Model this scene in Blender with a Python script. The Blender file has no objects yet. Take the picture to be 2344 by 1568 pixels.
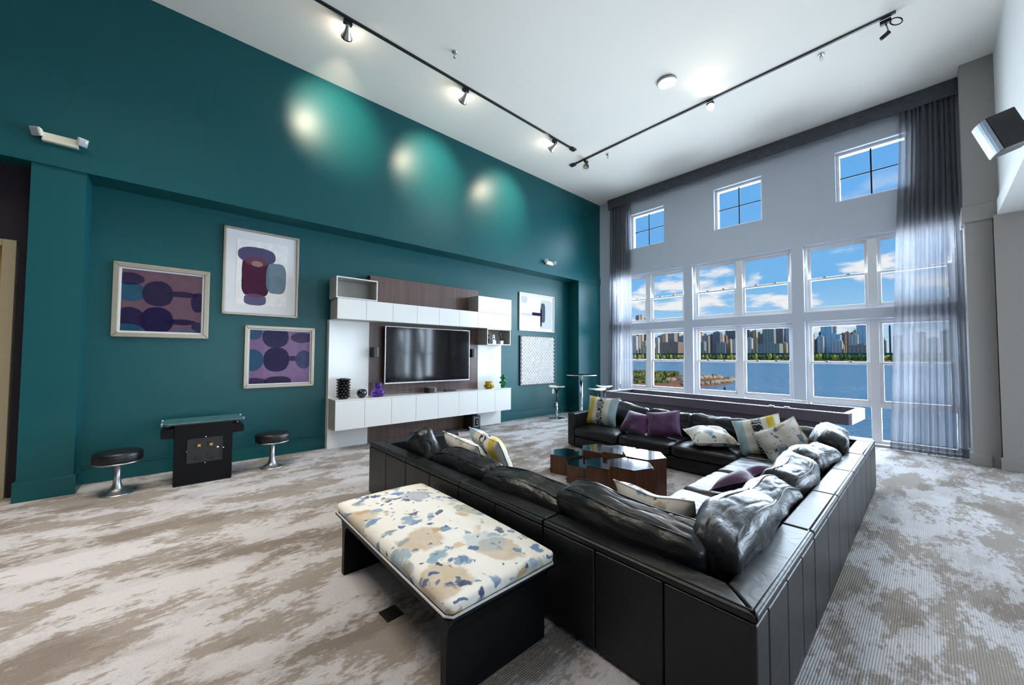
import bpy, bmesh, math, random
from mathutils import Vector, Matrix, noise
PI = math.pi
SC = bpy.context.scene
COL = SC.collection
random.seed(7)

# ------------------------------------------------------------------ camera
EYE = 1.45
FPX, YAW, PITCH, ROLL = 860.567, math.radians(48.044), math.radians(2.0078), math.radians(0.2573)
fwd = Vector((-math.sin(YAW) * math.cos(PITCH), math.cos(YAW) * math.cos(PITCH), math.sin(PITCH)))
rgt = Vector((math.cos(YAW), math.sin(YAW), 0))
upv = rgt.cross(fwd)
rgt, upv = (math.cos(ROLL) * rgt + math.sin(ROLL) * upv), (-math.sin(ROLL) * rgt + math.cos(ROLL) * upv)
cam = bpy.data.cameras.new('camera')
cam.sensor_width = 36.0
cam.lens = FPX / 2344 * 36.0
cam.clip_start, cam.clip_end = 0.05, 8000
camo = bpy.data.objects.new('camera', cam)
COL.objects.link(camo)
mw = Matrix((rgt, upv, -fwd)).transposed().to_4x4()
mw.translation = (0, 0, EYE)
camo.matrix_world = mw
SC.camera = camo
CPOS = Vector((0, 0, EYE))


def at(u, v, axis, val):
    """point of the place seen at photo pixel (u, v) on the plane axis = val (metres)"""
    d = rgt * ((u - 1172) / FPX) - upv * ((v - 784) / FPX) + fwd
    t = (val - CPOS[axis]) / d[axis]
    return CPOS + d * t


# ------------------------------------------------------------------ colour management
vs = SC.view_settings
vs.view_transform = 'Standard'
vs.look = 'None'
vs.gamma = 1.0
vs.use_curve_mapping = False
vs.exposure = 0.0
SC.cycles.use_denoising = True
SC.cycles.max_bounces = 7
SC.cycles.diffuse_bounces = 4
SC.cycles.glossy_bounces = 3
SC.cycles.transmission_bounces = 6
SC.cycles.transparent_max_bounces = 14
SC.cycles.use_adaptive_sampling = True
SC.cycles.adaptive_threshold = 0.06
SC.cycles.adaptive_min_samples = 12
SC.cycles.caustics_reflective = False
SC.cycles.caustics_refractive = False
SC.cycles.sample_clamp_indirect = 6.0

# ------------------------------------------------------------------ room constants
H = 5.57            # ceiling
YW = 8.58           # inner face of window wall
XU = -5.97          # upper teal wall / columns
XN = -6.33          # niche wall
XR = 0.66           # upper right wall
ZS = 3.40           # left beam underside
ZR = 3.34           # right beam underside / low ceiling


# ------------------------------------------------------------------ node helper
class G:
    def __init__(self, tree):
        self.t = tree
        self.n = tree.nodes
        self.l = tree.links

    def node(self, kind, **kw):
        n = self.n.new(kind)
        for k, v in kw.items():
            if k == 'ins':
                for kk, vv in v.items():
                    self.set(n, kk, vv)
            else:
                setattr(n, k, v)
        return n

    def set(self, n, key, val):
        s = n.inputs[key]
        if isinstance(val, bpy.types.NodeSocket):
            self.l.new(val, s)
        elif isinstance(val, bpy.types.Node):
            self.l.new(val.outputs[0], s)
        else:
            if hasattr(s, 'default_value'):
                dv = s.default_value
                if hasattr(dv, '__len__') and not hasattr(val, '__len__'):
                    val = (val,) * len(dv)
                if hasattr(dv, '__len__') and len(dv) == 4 and len(val) == 3:
                    val = tuple(val) + (1,)
            s.default_value = val

    def math(self, op, a, b=0.0, c=None, clamp=False):
        n = self.node('ShaderNodeMath', operation=op, use_clamp=clamp)
        self.set(n, 0, a)
        self.set(n, 1, b)
        if c is not None:
            self.set(n, 2, c)
        return n.outputs[0]

    def mix(self, fac, a, b, blend='MIX'):
        n = self.node('ShaderNodeMix', data_type='RGBA', blend_type=blend)
        self.set(n, 0, fac)
        self.set(n, 6, a)
        self.set(n, 7, b)
        return n.outputs[2]

    def coord(self, which='Object'):
        return self.node('ShaderNodeTexCoord').outputs[which]

    def mapping(self, vec, scale=(1, 1, 1), loc=(0, 0, 0), rot=(0, 0, 0)):
        n = self.node('ShaderNodeMapping')
        self.set(n, 'Vector', vec)
        n.inputs['Scale'].default_value = scale
        n.inputs['Location'].default_value = loc
        n.inputs['Rotation'].default_value = rot
        return n.outputs[0]

    def noise(self, vec, scale, detail=4, rough=0.55, dist=0.0, col=False):
        n = self.node('ShaderNodeTexNoise')
        self.set(n, 'Vector', vec)
        n.inputs['Scale'].default_value = scale
        n.inputs['Detail'].default_value = detail
        n.inputs['Roughness'].default_value = rough
        n.inputs['Distortion'].default_value = dist
        return n.outputs['Color' if col else 'Fac']

    def ramp(self, fac, stops, interp='LINEAR'):
        n = self.node('ShaderNodeValToRGB')
        self.set(n, 'Fac', fac)
        cr = n.color_ramp
        cr.interpolation = interp
        while len(cr.elements) > 1:
            cr.elements.remove(cr.elements[-1])
        for i, (p, c) in enumerate(stops):
            e = cr.elements[0] if i == 0 else cr.elements.new(p)
            e.position = p
            e.color = (tuple(c) + (1,)) if len(c) == 3 else c
        return n.outputs[0]

    def step(self, fac, lo, hi):
        n = self.node('ShaderNodeMapRange', clamp=True, interpolation_type='SMOOTHSTEP')
        self.set(n, 'Value', fac)
        n.inputs['From Min'].default_value = lo
        n.inputs['From Max'].default_value = hi
        return n.outputs[0]

    def bump(self, height, strength=0.3, dist=0.02):
        n = self.node('ShaderNodeBump')
        self.set(n, 'Height', height)
        n.inputs['Strength'].default_value = strength
        n.inputs['Distance'].default_value = dist
        return n.outputs[0]

    def sep(self, vec):
        n = self.node('ShaderNodeSeparateXYZ')
        self.set(n, 0, vec)
        return n.outputs


MATS = {}


def mat(name, color=(0.5, 0.5, 0.5), rough=0.5, metal=0.0, spec=0.5, build=None, emit=None, estr=0.0,
        trans=0.0, coat=0.0, sheen=0.0, ior=1.5):
    m = bpy.data.materials.new(name)
    m.use_nodes = True
    g = G(m.node_tree)
    b = m.node_tree.nodes['Principled BSDF']
    b.inputs['Base Color'].default_value = (*color, 1)
    b.inputs['Roughness'].default_value = rough
    b.inputs['Metallic'].default_value = metal
    b.inputs['Specular IOR Level'].default_value = spec
    b.inputs['IOR'].default_value = ior
    b.inputs['Transmission Weight'].default_value = trans
    b.inputs['Coat Weight'].default_value = coat
    b.inputs['Coat Roughness'].default_value = 0.08
    b.inputs['Sheen Weight'].default_value = sheen
    if emit:
        b.inputs['Emission Color'].default_value = (*emit, 1)
        b.inputs['Emission Strength'].default_value = estr
    if build:
        build(g, b)
    MATS[name] = m
    return m


def fine(g, b, color, amp=0.08, scale=40, bump=0.05, dist=0.003):
    """slight tone variation and orange-peel relief of a plain finish"""
    v = g.coord()
    n = g.noise(v, scale, 5)
    c = g.mix(n, tuple(x * (1 - amp) for x in color), tuple(min(1, x * (1 + amp)) for x in color))
    g.set(b, 'Base Color', c)
    g.set(b, 'Normal', g.bump(n, bump, dist))


def plain(name, color, rough=0.5, amp=0.06, scale=30, bump=0.05, **kw):
    return mat(name, color, rough, build=lambda g, b: fine(g, b, color, amp, scale, bump), **kw)

# ------------------------------------------------------------------ world: blue sky with fair-weather clouds
def make_world():
    w = bpy.data.worlds.new('sky')
    SC.world = w
    w.use_nodes = True
    g = G(w.node_tree)
    bg = w.node_tree.nodes['Background']
    d = g.coord('Generated')
    s = g.sep(d)
    el = g.math('MAXIMUM', s[2], 0.0)
    base = g.ramp(el, [(0.0, (0.56, 0.74, 0.88)), (0.06, (0.42, 0.67, 0.88)), (0.16, (0.20, 0.50, 0.85)),
                       (0.34, (0.15, 0.44, 0.86)), (1.0, (0.05, 0.18, 0.50))])
    # clouds on a flat layer above the city
    h = g.math('ADD', el, 0.20)
    px = g.math('DIVIDE', s[0], h)
    py = g.math('DIVIDE', s[1], h)
    cv = g.node('ShaderNodeCombineXYZ')
    g.set(cv, 0, px)
    g.set(cv, 1, py)
    cn = g.noise(cv.outputs[0], 2.6, 8, 0.55, 0.2)
    lo = g.noise(cv.outputs[0], 0.9, 2, 0.5)
    dens = g.math('ADD', cn, g.math('MULTIPLY', g.math('SUBTRACT', lo, 0.5), 0.55))
    band = g.math('MULTIPLY', g.step(el, 0.02, 0.07), g.math('SUBTRACT', 1.0, g.step(el, 0.24, 0.36)))
    cl = g.math('MULTIPLY', g.step(dens, 0.50, 0.62), band)
    col = g.mix(g.math('MULTIPLY', cl, 0.93), base, (0.98, 0.95, 0.92))
    g.set(bg, 'Color', col)
    bg.inputs['Strength'].default_value = 1.0


make_world()

# ------------------------------------------------------------------ sun: high, nearly along the window wall from the right
sun = bpy.data.lights.new('sun', 'SUN')
sun.energy = 4.0
sun.color = (1.0, 0.92, 0.80)
sun.angle = math.radians(0.6)
so = bpy.data.objects.new('sun', sun)
COL.objects.link(so)
so.rotation_euler = (Vector((-1.0, -0.055, -0.62))).to_track_quat('-Z', 'Y').to_euler()


def area(name, loc, target, sx, sy, energy, color, spread=180):
    l = bpy.data.lights.new(name, 'AREA')
    l.shape = 'RECTANGLE'
    l.size, l.size_y = sx, sy
    l.energy = energy
    l.color = color
    l.spread = math.radians(spread)
    o = bpy.data.objects.new(name, l)
    COL.objects.link(o)
    o.location = loc
    o.rotation_euler = (Vector(target) - Vector(loc)).to_track_quat('-Z', 'Y').to_euler()
    return o


# daylight entering through the window openings: window wall, side bay, right-hand wall
DAY = (0.72, 0.86, 1.0)
for xc, pw in ((-4.62, 540), (-2.617, 440), (-0.618, 420)):
    area('daylight_main', (xc, YW + 0.42, 1.78), (xc, 0, -0.4), 1.82, 3.4, pw, DAY, 165)
    area('daylight_top', (xc, YW + 0.42, 4.6), (xc, 0, 2.6), 0.9, 0.88, 42, DAY, 165)
for xc in (2.6, 4.6):
    area('daylight_bay', (xc, 8.50, 1.55), (xc, 0, 0.0), 1.6, 2.4, 240, DAY, 160)
for yc in (1.4, 3.9, 6.4):
    area('daylight_side', (7.90, yc, 1.55), (0, yc, 0.4), 1.8, 2.4, 80, DAY, 150)
# unseen fill lights added overhead to brighten floor and ceiling, shining straight down
area('ceiling_lamps', (-3.7, -0.5, H - 0.06), (-3.7, -0.5, 0), 2.4, 2.0, 84, (1.0, 0.91, 0.80), 95)
area('ceiling_lamps', (-2.6, -4.0, H - 0.06), (-2.6, -4.0, 0), 4.6, 2.2, 30, (1.0, 0.95, 0.88), 90)

# ------------------------------------------------------------------ materials
M = MATS
plain('ceiling_paint', (0.82, 0.775, 0.70), 0.9, 0.02, 60, 0.02)
plain('teal_paint', (0.004, 0.080, 0.091), 0.36, 0.05, 90, 0.04, spec=0.32)
plain('grey_paint', (0.55, 0.60, 0.69), 0.8, 0.03, 90, 0.05)  # grey wall paint, its colour tinted blue to carry the window glow
plain('taupe_paint', (0.36, 0.345, 0.33), 0.8, 0.03, 90, 0.04)
plain('white_wall', (0.72, 0.72, 0.70), 0.8, 0.02, 80, 0.02)
plain('plum_paint', (0.008, 0.003, 0.008), 0.7, 0.05, 80, 0.03)
plain('window_vinyl', (0.80, 0.80, 0.82), 0.35, 0.02, 50, 0.01)
plain('black_metal', (0.012, 0.012, 0.013), 0.4, 0.1, 60, 0.03)
plain('black_plastic', (0.016, 0.017, 0.019), 0.35, 0.1, 60, 0.03)
plain('black_lacquer', (0.004, 0.004, 0.0045), 0.42, 0.1, 40, 0.02, spec=0.18)
plain('chrome', (0.72, 0.73, 0.75), 0.16, 0.03, 50, 0.01, metal=1.0)
plain('satin_metal', (0.55, 0.56, 0.57), 0.34, 0.04, 50, 0.02, metal=1.0)
plain('silver_trim', (0.70, 0.70, 0.72), 0.25, 0.03, 50, 0.01, metal=0.9)
plain('white_lacquer', (0.77, 0.765, 0.74), 0.16, 0.015, 20, 0.004, coat=0.3)
plain('cabinet_side', (0.42, 0.40, 0.36), 0.4, 0.04, 20, 0.01)
plain('cream_plastic', (0.70, 0.66, 0.52), 0.45, 0.03, 40, 0.02)
plain('ivory_plastic', (0.82, 0.80, 0.74), 0.4, 0.02, 40, 0.01)
plain('mat_board', (0.74, 0.74, 0.75), 0.9, 0.01, 80, 0.02)
plain('champagne_frame', (0.36, 0.32, 0.25), 0.36, 0.12, 18, 0.05, metal=0.55)
plain('white_frame', (0.66, 0.66, 0.68), 0.4, 0.02, 30, 0.02)
plain('relief_white', (0.86, 0.85, 0.84), 0.7, 0.02, 30, 0.02, spec=0.2)
plain('red_plastic', (0.55, 0.02, 0.02), 0.25, 0.04, 30, 0.01)
plain('blue_plastic', (0.03, 0.12, 0.50), 0.25, 0.04, 30, 0.01)
plain('brass', (0.62, 0.44, 0.22), 0.3, 0.05, 30, 0.02, metal=1.0)
plain('beige_door', (0.38, 0.31, 0.19), 0.5, 0.05, 30, 0.03)
plain('shuffle_cabinet', (0.18, 0.145, 0.19), 0.45, 0.1, 20, 0.03)
plain('shuffle_edge', (0.62, 0.58, 0.62), 0.3, 0.04, 20, 0.02)
plain('shuffle_carpet', (0.05, 0.08, 0.11), 0.8, 0.1, 90, 0.1)
plain('charcoal_grille', (0.32, 0.37, 0.43), 0.35, 0.06, 200, 0.2, metal=0.5)
plain('ceramic_black', (0.012, 0.011, 0.014), 0.12, 0.05, 30, 0.02, coat=0.5)
plain('stool_seat_shell', (0.78, 0.77, 0.66), 0.45, 0.03, 30, 0.02)


def _carpet(g, b):
    v = g.coord()
    wob = g.noise(v, 1.1, 2, col=True)
    vv = g.node('ShaderNodeMix', data_type='VECTOR')
    g.set(vv, 0, 0.16)
    g.set(vv, 4, v)
    g.set(vv, 5, wob)
    big = g.noise(g.mapping(vv.outputs[1], (3.5, 1.55, 1)), 1.0, 8, 0.68)
    jag = g.noise(g.mapping(v, (34, 13, 1)), 1.0, 5, 0.7)
    grit = g.noise(v, 130, 3, 0.7)
    mid = g.noise(g.mapping(v, (2.2, 0.8, 1), (3.1, 7.7, 0)), 1.0, 5, 0.6)
    f = g.math('ADD', big, g.math('MULTIPLY', g.math('SUBTRACT', jag, 0.5), 0.40))
    f = g.math('ADD', f, g.math('MULTIPLY', g.math('SUBTRACT', grit, 0.5), 0.10))
    m1 = g.step(f, 0.455, 0.535)
    f2 = g.math('ADD', mid, g.math('MULTIPLY', g.math('SUBTRACT', jag, 0.5), 0.22))
    m2 = g.step(f2, 0.50, 0.60)
    dark = g.mix(m2, (0.35, 0.305, 0.27), (0.255, 0.212, 0.18))
    light = g.mix(m2, (0.62, 0.595, 0.61), (0.50, 0.47, 0.465))
    c = g.mix(m1, dark, light)
    tile = g.node('ShaderNodeTexBrick', offset=0.5)
    g.set(tile, 'Vector', g.mapping(v, (1, 1, 1), (0.2, 0.35, 0), (0, 0, PI / 2)))
    tile.inputs['Color1'].default_value = (0.90, 0.90, 0.90, 1)
    tile.inputs['Color2'].default_value = (1, 1, 1, 1)
    tile.inputs['Mortar'].default_value = (0.93, 0.93, 0.93, 1)
    tile.inputs['Scale'].default_value = 1.0
    tile.inputs['Mortar Size'].default_value = 0.001
    tile.inputs['Brick Width'].default_value = 1.0
    tile.inputs['Row Height'].default_value = 0.5
    c = g.mix(1.0, c, tile.outputs[0], 'MULTIPLY')
    spk = g.math('SUBTRACT', 1.0, g.math('MULTIPLY', g.step(grit, 0.52, 0.68), 0.30))
    c = g.mix(1.0, c, spk, 'MULTIPLY')
    rib = g.node('ShaderNodeTexWave', wave_type='BANDS', bands_direction='X')
    g.set(rib, 'Vector', v)
    rib.inputs['Scale'].default_value = 30
    rib.inputs['Distortion'].default_value = 1.5
    rib.inputs['Detail'].default_value = 3
    c = g.mix(1.0, c, g.math('ADD', 0.86, g.math('MULTIPLY', rib.outputs['Fac'], 0.16)), 'MULTIPLY')
    g.set(b, 'Base Color', c)
    hh = g.math('ADD', g.math('MULTIPLY', rib.outputs['Fac'], 0.5), grit)
    g.set(b, 'Normal', g.bump(hh, 0.5, 0.006))


mat('carpet', rough=0.95, spec=0.2, build=_carpet)


def _leather(g, b):
    v = g.coord()
    n = g.noise(v, 3.0, 3)
    c = g.mix(n, (0.0045, 0.005, 0.0065), (0.010, 0.011, 0.013))
    g.set(b, 'Base Color', c)
    grain = g.node('ShaderNodeTexVoronoi', feature='F1')
    g.set(grain, 'Vector', v)
    grain.inputs['Scale'].default_value = 260
    cre = g.noise(g.mapping(v, (1, 1, 1)), 7, 4, 0.6, 1.2)
    b1 = g.node('ShaderNodeBump')
    g.set(b1, 'Height', grain.outputs['Distance'])
    b1.inputs['Strength'].default_value = 0.06
    b1.inputs['Distance'].default_value = 0.002
    b2 = g.node('ShaderNodeBump')
    g.set(b2, 'Height', cre)
    b2.inputs['Strength'].default_value = 0.18
    b2.inputs['Distance'].default_value = 0.02
    g.set(b2, 'Normal', b1.outputs[0])
    g.set(b, 'Normal', b2.outputs[0])
    g.set(b, 'Roughness', g.math('ADD', 0.34, g.math('MULTIPLY', n, 0.10)))


mat('leather', rough=0.38, spec=0.5, build=_leather)


def _leather_soft(g, b):
    """loose cushions: same hide, creased by use"""
    v = g.coord()
    n = g.noise(v, 3.0, 3)
    g.set(b, 'Base Color', g.mix(n, (0.0045, 0.005, 0.0065), (0.011, 0.012, 0.014)))
    fold = g.noise(g.mapping(v, (2.2, 6.0, 3.0)), 2.0, 4, 0.55, 1.0)
    ridge = g.math('ABSOLUTE', g.math('SUBTRACT', g.noise(g.mapping(v, (3.0, 9.0, 6.0), (2, 5, 1)), 1.5, 3, 0.5, 0.8), 0.5))
    hh = g.math('ADD', fold, g.math('MULTIPLY', ridge, 1.2))
    g.set(b, 'Normal', g.bump(hh, 0.16, 0.05))
    g.set(b, 'Roughness', g.math('ADD', 0.32, g.math('MULTIPLY', n, 0.10)))


mat('leather_soft', rough=0.36, spec=0.55, build=_leather_soft)


def _floral(scale):
    def f(g, b):
        v = g.coord()
        wob = g.noise(v, 7 * scale, 4, col=True)
        vv = g.node('ShaderNodeMix', data_type='VECTOR')
        g.set(vv, 0, 0.16 / scale)
        g.set(vv, 4, v)
        g.set(vv, 5, wob)
        p = vv.outputs[1]
        c = g.mix(g.noise(v, 6, 4), (0.78, 0.74, 0.65), (0.89, 0.87, 0.83))
        OC = [(0.0, (0.46, 0.30, 0.12)), (0.28, (0.32, 0.32, 0.20)), (0.55, (0.58, 0.42, 0.20)), (0.8, (0.24, 0.30, 0.28))]
        BLU = [(0.0, (0.05, 0.10, 0.24)), (0.25, (0.13, 0.24, 0.40)), (0.5, (0.26, 0.38, 0.46)), (0.75, (0.02, 0.04, 0.12))]
        layers = [(4.2, (0, 0, 0), 0.15, 0.62, OC, 0.62), (5.2, (5.3, 2.7, 1.4), 0.30, 0.58, BLU, 0.50), (8.2, (3.3, 1.7, 0.4), 0.15, 0.50, BLU, 0.95),
                  (8.5, (1.3, 6.7, 3.4), 0.45, 0.48, OC, 0.85), (12.5, (2.3, 9.7, 1.4), 0.40, 0.42, BLU, 0.95), (26, (7.1, 4.2, 2.2), 0.55, 0.40, BLU, 0.95)]
        for sc, off, lo, hi, cols, op in layers:
            vo = g.node('ShaderNodeTexVoronoi', feature='F1')
            g.set(vo, 'Vector', g.mapping(p, (sc * scale,) * 3, off))
            vo.inputs['Scale'].default_value = 1.0
            sp = g.node('ShaderNodeSeparateColor')
            g.set(sp, 0, vo.outputs['Color'])
            rad = g.math('MULTIPLY', g.math('MULTIPLY', g.math('GREATER_THAN', sp.outputs[1], lo), g.math('ADD', 0.45, g.math('MULTIPLY', sp.outputs[2], 0.55))), hi)
            dd = g.math('SUBTRACT', rad, vo.outputs['Distance'])
            m = g.step(dd, 0.0, 0.11)
            wash = g.noise(v, 14 * scale, 4)
            pc = g.ramp(sp.outputs[0], cols, 'CONSTANT')
            tint = g.math('MULTIPLY', m, g.math('MULTIPLY', op, g.math('ADD', 0.55, g.math('MULTIPLY', wash, 0.8)), clamp=True), clamp=True)
            c = g.mix(tint, c, pc)
        g.set(b, 'Base Color', c)
        g.set(b, 'Normal', g.bump(g.noise(v, 400, 2), 0.12, 0.002))
    return f


mat('floral_bench', rough=0.75, sheen=0.1, build=_floral(1.0))
mat('floral_pillow', rough=0.85, build=_floral(1.05))


def _stripe(g, b):
    s = g.sep(g.coord('Generated'))
    v = g.coord()
    x = g.math('ADD', s[0], g.math('MULTIPLY', g.math('SUBTRACT', g.noise(v, 9, 2), 0.5), 0.02))
    cream, yel, blu = (0.74, 0.70, 0.60), (0.68, 0.50, 0.05), (0.36, 0.50, 0.56)
    c = g.ramp(x, [(0, cream), (0.12, yel), (0.27, cream), (0.37, (0.62, 0.60, 0.56)), (0.60, cream), (0.76, blu), (0.97, cream)], 'CONSTANT')
    sq = g.node('ShaderNodeTexWave', wave_type='RINGS')
    g.set(sq, 'Vector', v)
    sq.inputs['Scale'].default_value = 11
    sq.inputs['Distortion'].default_value = 14
    sq.inputs['Detail'].default_value = 1
    inb = g.math('MULTIPLY', g.math('GREATER_THAN', x, 0.385), g.math('LESS_THAN', x, 0.585))
    c = g.mix(g.math('MULTIPLY', inb, g.step(sq.outputs['Fac'], 0.40, 0.50)), c, (0.03, 0.03, 0.045))
    g.set(b, 'Base Color', c)
    wv = g.noise(v, 300, 2)
    g.set(b, 'Normal', g.bump(wv, 0.2, 0.002))


mat('stripe_pillow', rough=0.9, sheen=0.1, build=_stripe)


def _velvet(g, b):
    v = g.coord()
    n = g.noise(v, 12, 4, 0.6, 0.8)
    g.set(b, 'Base Color', g.mix(n, (0.048, 0.009, 0.060), (0.13, 0.026, 0.14)))
    g.set(b, 'Normal', g.bump(n, 0.35, 0.02))


mat('purple_velvet', rough=0.6, sheen=0.6, build=_velvet)


def _wood(cols, sx, sy, rough=0.4, axis='Z'):
    def f(g, b):
        v = g.coord()
        sc = (sx, sx, sy) if axis == 'Z' else (sx, sy, sx)
        n = g.noise(g.mapping(v, sc), 1.0, 6, 0.6, 0.25)
        big = g.noise(g.mapping(v, tuple(q * 0.18 for q in sc)), 1.0, 3)
        f0 = g.math('ADD', g.math('MULTIPLY', n, 0.7), g.math('MULTIPLY', big, 0.3))
        g.set(b, 'Base Color', g.ramp(f0, [(0.3, cols[0]), (0.5, cols[1]), (0.68, cols[2])]))
        g.set(b, 'Normal', g.bump(n, 0.06, 0.003))
    return f


mat('walnut', rough=0.38, build=_wood([(0.060, 0.022, 0.012), (0.115, 0.046, 0.024), (0.19, 0.085, 0.046)], 26, 1.2))
mat('dark_veneer', rough=0.30, coat=0.15, build=_wood([(0.070, 0.040, 0.034), (0.105, 0.062, 0.052), (0.145, 0.088, 0.074)], 30, 1.0))
mat('black_glass', (0.004, 0.005, 0.006), 0.03, spec=0.8, coat=1.0)
mat('tv_screen', (0.006, 0.005, 0.006), 0.07, spec=0.7)
MATS['tv_screen'].node_tree.nodes['Principled BSDF'].inputs['Coat Weight'].default_value = 0.0


def _valance(g, b):
    v = g.coord()
    n = g.noise(g.mapping(v, (9, 9, 60)), 1.0, 5, 0.65)
    g.set(b, 'Base Color', g.ramp(n, [(0.3, (0.040, 0.045, 0.060)), (0.7, (0.135, 0.14, 0.165))]))
    g.set(b, 'Normal', g.bump(n, 0.15, 0.003))


mat('valance_fabric', rough=0.85, build=_valance)


def _sheer():
    m = bpy.data.materials.new('sheer_fabric')
    m.use_nodes = True
    g = G(m.node_tree)
    out = m.node_tree.nodes['Material Output']
    m.node_tree.nodes.remove(m.node_tree.nodes['Principled BSDF'])
    v = g.coord()
    n = g.noise(g.mapping(v, (140, 140, 3)), 1.0, 3)
    c = g.mix(n, (0.13, 0.130, 0.145), (0.25, 0.248, 0.268))
    d = g.node('ShaderNodeBsdfDiffuse')
    g.set(d, 0, c)
    t = g.node('ShaderNodeBsdfTranslucent')
    g.set(t, 0, c)
    tr = g.node('ShaderNodeBsdfTransparent')
    a = g.node('ShaderNodeMixShader')
    g.set(a, 0, 0.55)
    g.set(a, 1, d)
    g.set(a, 2, t)
    s = g.node('ShaderNodeMixShader')
    g.set(s, 0, g.math('ADD', 0.56, g.math('MULTIPLY', n, 0.36)))
    g.set(s, 1, tr)
    g.set(s, 2, a)
    g.l.new(s.outputs[0], out.inputs['Surface'])
    MATS['sheer_fabric'] = m


_sheer()


def _pane(name, tint=(1, 1, 1), refl=0.05, rough=0.0):
    m = bpy.data.materials.new(name)
    m.use_nodes = True
    g = G(m.node_tree)
    out = m.node_tree.nodes['Material Output']
    m.node_tree.nodes.remove(m.node_tree.nodes['Principled BSDF'])
    tr = g.node('ShaderNodeBsdfTransparent')
    g.set(tr, 0, tint)
    gl = g.node('ShaderNodeBsdfGlossy')
    gl.inputs['Roughness'].default_value = rough
    lw = g.node('ShaderNodeFresnel')
    lw.inputs['IOR'].default_value = 1.45
    s = g.node('ShaderNodeMixShader')
    g.set(s, 0, g.math('MULTIPLY', lw.outputs[0], refl))
    g.set(s, 1, tr)
    g.set(s, 2, gl)
    g.l.new(s.outputs[0], out.inputs['Surface'])
    MATS[name] = m


_pane('window_glass', (0.97, 0.985, 1.0), 0.5)
_pane('picture_glass', (1, 1, 1), 0.04)
mat('purple_glass', (0.22, 0.06, 0.75), 0.03, trans=0.85, ior=1.45)
mat('yellow_glass', (0.95, 0.68, 0.02), 0.03, trans=0.75, ior=1.45)
mat('green_glass', (0.02, 0.45, 0.16), 0.03, trans=0.75, ior=1.45)
mat('table_glass', (0.35, 0.75, 0.72), 0.02, trans=0.8, ior=1.45, coat=0.5)
mat('lamp_lens', (0.85, 0.87, 0.9), 0.08, trans=0.55, ior=1.4)
mat('lamp_glow', (1, 1, 1), 0.4, emit=(1.0, 0.95, 0.86), estr=9)
mat('disc_glow', (1, 1, 1), 0.4, emit=(1.0, 0.96, 0.90), estr=3.2)
mat('led', (1, 1, 1), 0.4, emit=(1.0, 0.98, 0.95), estr=2.5)
mat('coin_glow', (0.3, 0.2, 0.02), 0.4, emit=(1.0, 0.62, 0.08), estr=0.5)
mat('warm_room', (0.55, 0.32, 0.10), 0.8)


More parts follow.
